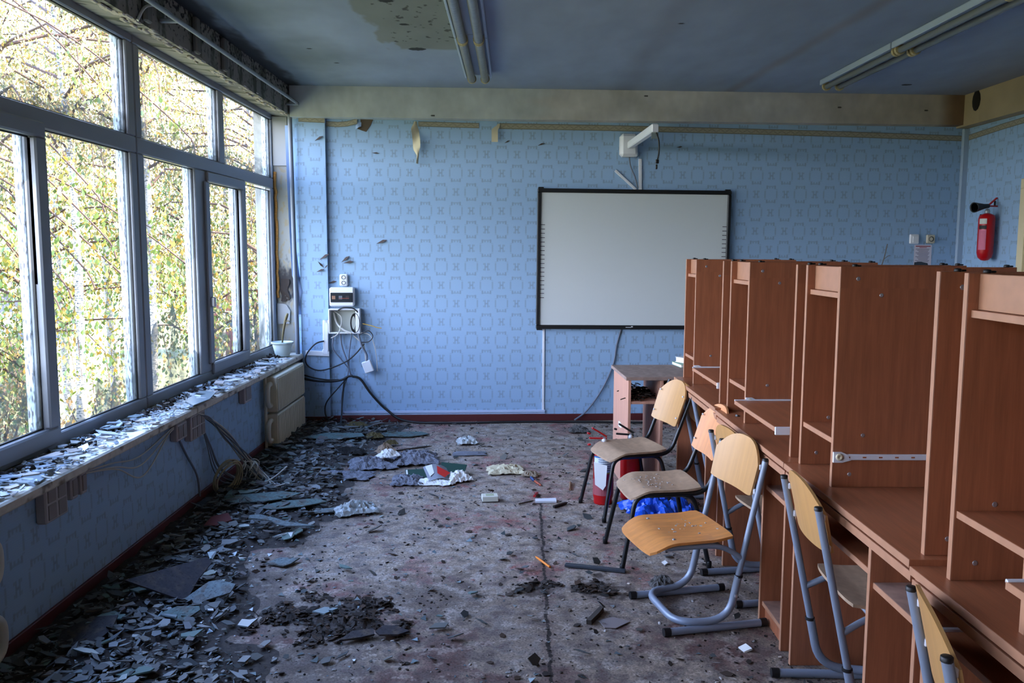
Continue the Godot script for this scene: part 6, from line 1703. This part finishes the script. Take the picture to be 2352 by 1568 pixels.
func debris() -> void:
	var st := S()
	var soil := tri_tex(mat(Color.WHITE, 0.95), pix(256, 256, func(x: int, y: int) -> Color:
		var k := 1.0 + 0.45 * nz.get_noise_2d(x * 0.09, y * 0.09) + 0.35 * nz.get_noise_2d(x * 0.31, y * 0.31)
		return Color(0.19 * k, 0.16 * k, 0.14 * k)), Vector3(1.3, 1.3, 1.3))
	# rubble bed along the windows
	st.set_smooth_group(3)
	var nx := 44
	var nzz := 150
	var g := []
	for i in nx + 1:
		var row := []
		for j in nzz + 1:
			var x := -1.875 + 1.25 * i / nx
			var z := -7.45 + 5.0 * j / nzz
			var h := bed(x, z)
			row.append(Vector3(x, h + 0.012 * nz.get_noise_2d(x * 13.0, z * 13.0) * smoothstep(0.0, 0.02, h) - 0.003 + 0.0, z))
		g.append(row)
	for i in nx:
		for j in nzz:
			if g[i][j].y < -0.001 and g[i + 1][j + 1].y < -0.001: continue
			quad(st, g[i][j], g[i][j + 1], g[i + 1][j + 1], g[i + 1][j])
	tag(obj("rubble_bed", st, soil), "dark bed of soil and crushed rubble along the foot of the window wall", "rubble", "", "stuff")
	# soil heaps
	for q in [[-0.74, -3.42, 0.5, "black heap of soil and rotted leaves at the front of the floor"], [0.28, -3.77, 0.3, "small scattered patches of black soil beside the floor crack"]]:
		st = S()
		var r: float = q[2]
		var gg := []
		for i in 71:
			var row := []
			for j in 71:
				var x: float = q[0] + (i / 35.0 - 1.0) * r
				var z: float = q[1] + (j / 35.0 - 1.0) * r
				row.append(Vector3(x, heap(x, z) - 0.003, z))
			gg.append(row)
		for i in 70:
			for j in 70:
				if gg[i][j].y < -0.001 and gg[i + 1][j + 1].y < -0.001: continue
				quad(st, gg[i][j], gg[i][j + 1], gg[i + 1][j + 1], gg[i + 1][j])
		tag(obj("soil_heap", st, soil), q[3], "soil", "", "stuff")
	# shared shard shapes
	var shapes := []
	for i in 14:
		st = S()
		plate(st, rpoly(1.0, rng.randi_range(4, 7), rng.randf_range(1.0, 1.45), 0.5), 0.10)
		st.generate_normals()
		shapes.append(st.commit())
	var mats := [M.glass_sheet, M.glass_dust, M.glass_green, M.glass_dust, mat(Color(0.34, 0.31, 0.30), 0.8), mat(Color(0.24, 0.24, 0.25), 0.6), M.glass_green, mat(Color(0.42, 0.39, 0.37), 0.8)]
	var looks := ["pale grey glass piece", "dull dusty glass piece", "greenish glass piece", "dull dusty glass piece", "brownish grey chip", "dark grey chip", "greenish glass piece", "light beige plaster chip"]
	# 260 floor shards, each its own thing
	var n := 0
	while n < 265:
		var z := rng.randf_range(-7.35, -2.75)
		var x := -1.84 + absf(rng.randfn(0.0, 0.62))
		if x > 0.9 or bed(x, z) < 0.004 and rng.randf() > 0.22: continue
		var s := rng.randf_range(0.018, 0.040) if rng.randf() < 0.75 else rng.randf_range(0.040, 0.075)
		if bed(x, z) < 0.006: s *= 0.5
		if x - s < -1.86: continue
		var b := Basis(Vector3.UP, rng.randf() * TAU) * Basis(Vector3.RIGHT, rng.randfn(0, 0.13)) * Basis(Vector3.BACK, rng.randfn(0, 0.13))
		var pick: int = rng.randi() % mats.size()
		var o := meshpart("glass_shard" if pick in [0, 1, 2, 3, 6] else "rubble_chip", shapes[n % 14], mats[pick], null, Transform3D(b.scaled_local(Vector3(s, 0.055 if s > 0.03 else 0.04, s)), Vector3(x, bed(x, z) + 0.004 + rng.randf() * 0.016, z)))
		var zone := "in the corner by the radiator" if z < -6.3 and x < -0.75 else ("in the rubble between radiator and cable coil" if z < -5.3 and x < -0.75 else ("in the rubble in front of the cable coil" if z < -4.3 and x < -0.75 else ("in the rubble around the propped dark plate" if x < -0.75 else "out on the open floor beyond the rubble")))
		var look: String = ("larger " if s > 0.04 else "small ") + looks[pick]
		tag(o, look + " lying " + zone, "shard", look + "s " + zone)
		n += 1
	# sill shards
	for i in 130:
		var z := rng.randf_range(-7.05, -2.55)
		var x := rng.randf_range(-2.04, -1.86)
		var s := rng.randf_range(0.022, 0.05) if i % 3 else rng.randf_range(0.05, 0.085)
		if x + s > -1.815: x = -1.815 - s
		if x - s < -2.08: x = -2.08 + s
		var b := Basis(Vector3.UP, rng.randf() * TAU) * Basis(Vector3.RIGHT, rng.randfn(0, 0.10)) * Basis(Vector3.BACK, rng.randfn(0, 0.10))
		var o := meshpart("sill_shard", shapes[i % 14], [M.sill_glass, M.glass_sheet, M.sill_glass, M.plaster_bit][i % 4], null, Transform3D(b.scaled_local(Vector3(s, 0.05, s)), Vector3(x, 0.636 + rng.randf() * 0.022, z)))
		var part_of := "far third of the sill over the radiator" if z < -5.9 else ("middle of the sill before the jagged pane" if z < -4.5 else ("sill in front of the smashed near pane" if z < -3.6 else "nearest stretch of the sill"))
		var kind_of: String = ["bright glass shard", "grey glass shard", "bright glass shard", "beige plaster chip"][i % 4]
		tag(o, kind_of + " heaped with others on the " + part_of, "shard", kind_of + "s on the " + part_of)
	flat_piece("sill_shard", "largest pale glass piece overhanging the front edge of the sill", "glass", pv([-0.05, -0.22, 0.06, -0.18, 0.075, 0.05, 0.03, 0.24, -0.05, 0.12]), 0.005, lay(-1.875, 0.655, -5.08, 0.1, 0.02, -0.02), M.glass_sheet)
	var small := MultiMesh.new()
	small.transform_format = MultiMesh.TRANSFORM_3D
	small.mesh = shapes[3]
	small.instance_count = 1100
	for i in 1100:
		var q := rng.randf_range(0.005, 0.022)
		small.set_instance_transform(i, Transform3D(Basis.from_euler(Vector3(rng.randfn(0, 0.3), rng.randf() * TAU, rng.randfn(0, 0.3))).scaled_local(Vector3(q, 0.03, q)), Vector3(rng.randf_range(-2.07, -1.84), 0.634 + rng.randf() * 0.012, rng.randf_range(-7.1, -2.4))))
	var smo := MultiMeshInstance3D.new()
	smo.multimesh = small
	smo.material_override = M.sill_glass
	smo.name = "sill_splinters"
	add_child(smo)
	tag(smo, "fine glass splinters between the larger shards on the sill", "splinters", "", "stuff")
	# dirt along the foot of the frame
	st = S()
	for i in 420:
		var z := rng.randf_range(-7.3, -2.4)
		var s := rng.randf_range(0.006, 0.022)
		bx(st, Vector3.ZERO, Vector3(s * 1.5, s * 0.7, s * 2.0), s * 0.2, Transform3D(Basis.from_euler(Vector3(rng.randf(), rng.randf() * 6.0, rng.randf())), Vector3(-2.06 + absf(rng.randfn(0, 0.045)), 0.634 + s * 0.25, z)))
	tag(obj("sill_dirt", st, M.dirt), "dark dirt and crumbs along the foot of the window frames", "dirt", "", "stuff")
	# crumbs: light, dark, and glass splinters, joined as stuff
	scatter("plaster_crumbs", "pale plaster and glass crumbs scattered over the whole floor", M.plaster_bit, 2600, 0.0025, 0.010, 0)
	scatter("glass_splinters", "small glass splinters scattered among the rubble by the windows", M.glass_sheet, 2600, 0.005, 0.020, 1)
	scatter("dirt_crumbs", "dark crumbs of soil scattered over the floor", M.dirt, 5200, 0.002, 0.0095, 2)
	scatter("rotted_leaves", "shrivelled dark leaf scraps lying in and around the soil heaps", M.litter, 1500, 0.006, 0.020, 4)
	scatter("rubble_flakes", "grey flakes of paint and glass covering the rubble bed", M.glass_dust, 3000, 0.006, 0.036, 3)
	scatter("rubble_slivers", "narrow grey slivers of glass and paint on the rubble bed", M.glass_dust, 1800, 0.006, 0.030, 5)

func scatter(called: String, label: String, m: Material, count: int, s0: float, s1: float, mode: int) -> void:
	var st := S()
	if mode == 0 or mode == 2: bx(st, Vector3.ZERO, Vector3(1.5, 0.8, 1.1), 0.3)
	elif mode == 5: plate(st, pv([-1.6, 0.1, -0.3, -0.3, 1.5, -0.15, 0.5, 0.35]), 0.16)
	elif mode == 1: plate(st, pv([-0.9, 0.5, 0.1, -0.9, 0.8, 0.4]), 0.16)
	else: plate(st, pv([-1.0, 0.3, -0.2, -0.7, 0.9, -0.4, 0.7, 0.5, 0.0, 0.75]), 0.25)
	st.generate_normals()
	var mm := MultiMesh.new()
	mm.transform_format = MultiMesh.TRANSFORM_3D
	mm.mesh = st.commit()
	mm.use_colors = true
	m = m.duplicate()
	m.vertex_color_use_as_albedo = true
	var xs: Array[Transform3D] = []
	while xs.size() < count:
		var z := -2.3 - 5.25 * pow(rng.randf(), 1.35)
		var x := rng.randf_range(-1.84, 1.55)
		var b := bed(x, z)
		var h := heap(x, z)
		var keep := 0.20
		match mode:
			0: keep = 0.22 + 0.5 * smoothstep(0.0, 0.02, b) + 0.5 * smoothstep(0.0, 0.01, h)
			1: keep = 0.05 + 0.9 * smoothstep(0.0, 0.015, b) + 0.25 * smoothstep(0.2, -0.9, x)
			2: keep = 0.09 + 0.35 * smoothstep(0.0, 0.02, b) + 0.9 * smoothstep(0.0, 0.008, h) + 0.3 * smoothstep(0.15, 0.4, nz.get_noise_2d(x * 1.7, z * 1.7)) + 0.25 * smoothstep(0.5, 1.0, x)
			3: keep = smoothstep(0.002, 0.02, b) + 0.02
			5: keep = smoothstep(0.002, 0.02, b) + 0.015
			4: keep = smoothstep(0.0, 0.006, h) + 0.015
		if rng.randf() > keep: continue
		var s := s0 + (s1 - s0) * pow(rng.randf(), 2.2)
		xs.append(Transform3D(Basis.from_euler(Vector3(rng.randfn(0, 0.25), rng.randf() * TAU, rng.randfn(0, 0.25))).scaled_local(Vector3(s * rng.randf_range(0.7, 1.5), s * (0.8 if mode == 0 or mode == 2 else 0.5), s)), Vector3(x, maxf(b, 0.0) + h * 0.8 + s * 0.25 + (0.012 * rng.randf() if mode in [3, 5] else 0.0), z)))
	mm.instance_count = count
	for i in count:
		mm.set_instance_transform(i, xs[i])
		var k := 0.25 + 1.0 * pow(rng.randf(), 1.6)
		var w := rng.randf_range(-0.10, 0.10)
		mm.set_instance_color(i, Color(k * (1.0 + w), k, k * (1.0 - w)))
	var o := MultiMeshInstance3D.new()
	o.multimesh = mm
	o.material_override = m
	o.name = numbered(called)
	add_child(o)
	tag(o, label, "crumbs", "", "stuff")

# ---------------------------------------------------------------- outdoors, one storey below
const GY := -3.3
func leaf_mesh() -> Mesh:
	var st := S()
	quad(st, Vector3(0, 0, 0), Vector3(0.32, 0.06, 0.42), Vector3(0, 0.0, 1.0), Vector3(-0.32, 0.06, 0.42))
	st.generate_normals()
	return st.commit()

func foliage(parent: Node3D, pts: Array, size: float, tints: Array) -> void:
	var mm := MultiMesh.new()
	mm.transform_format = MultiMesh.TRANSFORM_3D
	mm.use_colors = true
	mm.mesh = M.leaf_shape
	mm.instance_count = pts.size()
	for i in pts.size():
		var s := 0.72 * size * rng.randf_range(0.7, 1.3)
		mm.set_instance_transform(i, Transform3D(Basis.from_euler(Vector3(rng.randf_range(-2.4, -0.4), rng.randf() * TAU, rng.randf_range(-0.6, 0.6))).scaled_local(Vector3(s, s, s)), pts[i]))
		var c: Color = tints[rng.randi() % tints.size()]
		var k := rng.randf_range(0.95, 1.65)
		mm.set_instance_color(i, Color(c.r * k, c.g * k, c.b * k))
	var o := MultiMeshInstance3D.new()
	o.multimesh = mm
	o.material_override = M.leaf
	o.name = "foliage"
	parent.add_child(o, true)
	o.set_meta("kind", "stuff")

func tree(called: String, label: String, x: float, z: float, h: float, r: float, crown0: float, n: int, leaf: float, tints: Array, bark: Material, spread := 1.0, group := "birches and maples outside") -> void:
	var t := thing(called, label, "tree", Transform3D(Basis.IDENTITY, Vector3(x, GY, z)), group)
	var st := S()
	var trunk := []
	var rad := []
	var bend := Vector2(rng.randf_range(-0.5, 0.5), rng.randf_range(-0.5, 0.5))
	for i in 9:
		var u := i / 8.0
		trunk.append(Vector3(bend.x * u * u + 0.08 * sin(u * 7.0 + x), h * u, bend.y * u * u))
		rad.append(r * (1.0 - 0.8 * u))
	tube(st, trunk, rad, 10)
	obj("trunk", st, bark, t)
	st = S()
	var pts := []
	var nb := 24
	for b in nb:
		var u := lerpf(crown0, 0.97, (b + rng.randf()) / nb)
		var p0: Vector3 = trunk[int(u * 7.99)].lerp(trunk[mini(int(u * 7.99) + 1, 8)], fmod(u * 7.99, 1.0))
		var a := rng.randf() * TAU
		var len_ := (0.9 + 2.1 * sin(clampf((u - crown0) / (1.0 - crown0), 0.0, 1.0) * PI * 0.85 + 0.35)) * spread * rng.randf_range(0.7, 1.2)
		var d := Vector3(cos(a), 0, sin(a))
		var br := [p0, p0 + d * len_ * 0.35 + Vector3(0, 0.45, 0), p0 + d * len_ * 0.75 + Vector3(0, 0.5, 0), p0 + d * len_ + Vector3(0, 0.1, 0), p0 + d * (len_ + 0.15) + Vector3(0, -0.9, 0)]
		tube(st, br, [0.035, 0.024, 0.014, 0.009, 0.004], 5, false)
		var per := int(n * 2.4 / float(nb))
		for k in per:
			var w := pow(rng.randf(), 0.7) * 3.999
			var q: Vector3 = br[int(w)].lerp(br[int(w) + 1], fmod(w, 1.0))
			pts.append(q + Vector3(rng.randfn(0, 0.28), rng.randfn(-0.12, 0.34), rng.randfn(0, 0.28)))
	obj("branches", st, M.twig, t)
	foliage(t, pts, leaf, tints)

func outside() -> void:
	M.leaf_shape = leaf_mesh()
	M.leaf = mat(Color.WHITE, 0.6)
	M.leaf.vertex_color_use_as_albedo = true
	M.leaf.backlight_enabled = true
	M.leaf.backlight = Color(0.25, 0.24, 0.08)
	M.leaf.cull_mode = BaseMaterial3D.CULL_DISABLED
	var st := S()
	bb(st, Vector3(-120, GY - 0.4, -160), Vector3(-2.4, GY, 60))
	struct("ground", st, tri_tex(mat(Color.WHITE, 0.95), pix(256, 256, func(x: int, y: int) -> Color:
		var k := 1.0 + 0.3 * nz.get_noise_2d(x * 0.05, y * 0.05)
		return Color(0.46 * k, 0.45 * k, 0.26 * k)), Vector3(0.12, 0.12, 0.12)), "grassy yard below the windows covered in yellow leaves")
	var yellow := [Color(0.22, 0.15, 0.03), Color(0.19, 0.16, 0.05), Color(0.13, 0.13, 0.035), Color(0.09, 0.10, 0.03), Color(0.24, 0.15, 0.06)]
	var green := [Color(0.055, 0.085, 0.012), Color(0.09, 0.11, 0.016), Color(0.14, 0.12, 0.02), Color(0.22, 0.13, 0.02), Color(0.04, 0.07, 0.012)]
	var rust := [Color(0.16, 0.09, 0.035), Color(0.18, 0.13, 0.05), Color(0.11, 0.09, 0.03), Color(0.07, 0.08, 0.025)]
	tree("birch", "slender birch with black-marked white trunk seen through the smashed pane", -10.3, -22.0, 11.5, 0.115, 0.42, 4200, 0.10, yellow, M.birch)
	tree("birch", "bright white birch trunk just right of the nearest thick window post", -11.2, -21.2, 12.5, 0.105, 0.40, 4200, 0.10, yellow, M.birch)
	tree("birch", "birch whose trunk shows in the tall upper pane of the far window", -7.3, -17.2, 12.0, 0.12, 0.48, 4600, 0.09, yellow, M.birch)
	tree("birch", "birch farther off behind the narrow opening sash", -8.6, -25.5, 12.5, 0.12, 0.30, 4200, 0.11, yellow, M.birch)
	tree("birch", "birch seen through the last panes beside the far reveal", -8.9, -29.5, 13.0, 0.13, 0.32, 4200, 0.11, yellow, M.birch)
	tree("birch", "birch at the left edge of the window view", -12.6, -19.5, 12.0, 0.11, 0.35, 4600, 0.10, yellow, M.birch)
	tree("birch", "leaning birch filling the nearest upper pane", -8.2, -13.4, 11.5, 0.10, 0.50, 5200, 0.075, yellow, M.birch)
	tree("birch", "birch behind the nearest upper pane's right half", -7.9, -15.6, 12.0, 0.10, 0.50, 5000, 0.08, yellow, M.birch)
	tree("birch", "birch between the two window units, behind the others", -11.5, -27.0, 12.0, 0.12, 0.30, 4200, 0.12, yellow, M.birch)
	tree("birch", "distant birch far left beyond the sheds", -17.0, -31.0, 12.0, 0.14, 0.25, 4000, 0.14, yellow, M.birch)
	tree("birch", "birch closing the view in the last narrow panes", -6.3, -21.8, 12.0, 0.10, 0.30, 4200, 0.10, yellow, M.birch)
	tree("birch", "thin birch nearest the far reveal", -5.2, -18.4, 11.0, 0.08, 0.40, 3600, 0.09, yellow, M.birch)
	tree("maple", "maple with green and gold leaves at middle height in the near panes", -9.9, -17.5, 6.4, 0.09, 0.30, 3000, 0.15, green, M.bark, 1.1)
	tree("maple", "maple with green and gold leaves behind the middle panes", -7.5, -20.5, 6.6, 0.09, 0.35, 2600, 0.15, green, M.bark, 1.0)
	tree("maple", "small maple behind the far panes", -7.1, -23.5, 6.0, 0.08, 0.35, 2200, 0.15, green, M.bark, 0.9)
	tree("maple", "maple branch mass at the very left of the view", -11.2, -15.6, 6.2, 0.09, 0.32, 2600, 0.14, green, M.bark, 1.0)
	# close maple twigs hanging in front of the birches
	var tw := thing("maple", "near maple whose leafy twigs hang across the smashed panes", "tree", Transform3D.IDENTITY, "birches and maples outside")
	st = S()
	tube(st, [Vector3(-6.4, GY, -7.0), Vector3(-6.5, 0.0, -7.4), Vector3(-6.4, 4.0, -7.8), Vector3(-6.2, 7.0, -8.2)], [0.11, 0.10, 0.08, 0.05], 10)
	obj("trunk", st, M.bark, tw)
	st = S()
	var pts := []
	for q in [Vector3(-4.6, 2.25, -9.4), Vector3(-4.45, 1.75, -9.3), Vector3(-4.7, 1.42, -9.3), Vector3(-4.35, 1.30, -9.5), Vector3(-4.9, 1.30, -9.2), Vector3(-5.5, 1.42, -9.6), Vector3(-5.3, 1.15, -9.7), Vector3(-4.55, 3.3, -9.8), Vector3(-3.95, 3.0, -10.4), Vector3(-3.75, 1.35, -10.0)]:
		var root := Vector3(-6.42, q.y + 1.5, -7.8)
		var mid: Vector3 = root.lerp(q, 0.6) + Vector3(0, 0.35, 0)
		tube(st, curve([root, mid, q, q + Vector3(0.15, -0.3, -0.05)], 4), 0.010, 5)
		for k in 70:
			var w := rng.randf()
			pts.append(mid.lerp(q, 0.55 + 0.45 * w) + Vector3(rng.randfn(0, 0.14), rng.randfn(-0.06, 0.14), rng.randfn(0, 0.14)))
	obj("branches", st, M.twig, tw)
	foliage(tw, pts, 0.10, green)
	# shrubs
	for q in [[-7.9, -16.2, 2.6, "brownish shrub under the smashed near pane"], [-6.9, -17.6, 2.0, "low shrub behind the thick window post"], [-9.8, -16.0, 2.4, "shrub below the nearest sash"], [-6.0, -18.0, 2.2, "shrub behind the jagged middle pane"], [-5.9, -20.5, 2.2, "shrub behind the narrow sash"], [-6.8, -24.5, 2.6, "shrub before the brick outbuilding"], [-12.5, -22.0, 2.6, "shrub at the left edge before the shed"]]:
		var sh := thing("shrub", q[3], "shrub", Transform3D(Basis.IDENTITY, Vector3(q[0], GY, q[1])), "shrubs in the yard")
		st = S()
		var sp := []
		for b in 16:
			var a := rng.randf() * TAU
			var tip := Vector3(cos(a) * rng.randf_range(0.3, 1.1), q[2] * rng.randf_range(0.5, 1.0), sin(a) * rng.randf_range(0.3, 1.1))
			tube(st, [Vector3.ZERO, tip * 0.5 + Vector3(0, 0.2, 0), tip], [0.02, 0.014, 0.004], 5, false)
			for k in 110: sp.append(tip * rng.randf_range(0.35, 1.05) + Vector3(rng.randfn(0, 0.16), rng.randfn(0, 0.16), rng.randfn(0, 0.16)))
		obj("stems", st, M.twig, sh)
		foliage(sh, sp, 0.12, rust)
	# outbuildings
	house("brick_outbuilding", "red brick outbuilding with a grey roof seen through the far panes", -12.4, -40.5, 4.2, 3.4, 3.0, mat(Color(0.36, 0.19, 0.15), 0.9))
	house("garden_shed", "purplish shed at the left edge beyond the trees", -17.6, -27.5, 2.4, 2.4, 2.1, mat(Color(0.22, 0.15, 0.16), 0.9))
	house("grey_cottage", "low grey cottage with a pale roof behind the smashed near pane", -28.0, -46.0, 8.0, 5.0, 2.6, mat(Color(0.30, 0.30, 0.33), 0.9))

func house(called: String, label: String, x: float, z: float, w: float, d: float, h: float, m: Material) -> void:
	var b := thing(called, label, "building", Transform3D(Basis(Vector3.UP, 0.3), Vector3(x, GY, z)))
	var st := S(); bb(st, Vector3(-w / 2, 0, -d / 2), Vector3(w / 2, h, d / 2)); obj("wall", st, m, b)
	st = S()
	var e := 0.3
	var a := [Vector3(-w / 2 - e, h, -d / 2 - e), Vector3(w / 2 + e, h, -d / 2 - e), Vector3(w / 2 + e, h, d / 2 + e), Vector3(-w / 2 - e, h, d / 2 + e)]
	var r0 := Vector3(-w / 2 - e, h + d * 0.28, 0)
	var r1 := Vector3(w / 2 + e, h + d * 0.28, 0)
	quad(st, a[3], a[2], r1, r0); quad(st, a[1], a[0], r0, r1)
	tri(st, a[0], a[3], r0); tri(st, a[2], a[1], r1); quad(st, a[0], a[1], a[2], a[3])
	obj("roof", st, mat(Color(0.50, 0.50, 0.52), 0.9), b)
	for s in [-1, 1]:
		st = S(); bx(st, Vector3(s * w * 0.24, h * 0.55, d / 2 + 0.01), Vector3(0.7, 0.8, 0.06), 0.01); var f := obj("window", st, M.white, b)
		st = S(); bx(st, Vector3(s * w * 0.24, h * 0.55, d / 2 + 0.03), Vector3(0.56, 0.66, 0.04)); obj("pane", st, mat(Color(0.2, 0.24, 0.28), 0.1), f)
	st = S(); bb(st, Vector3(-0.45, 0, d / 2), Vector3(0.45, 2.0, d / 2 + 0.05)); obj("door", st, mat(Color(0.35, 0.25, 0.2), 0.8), b)
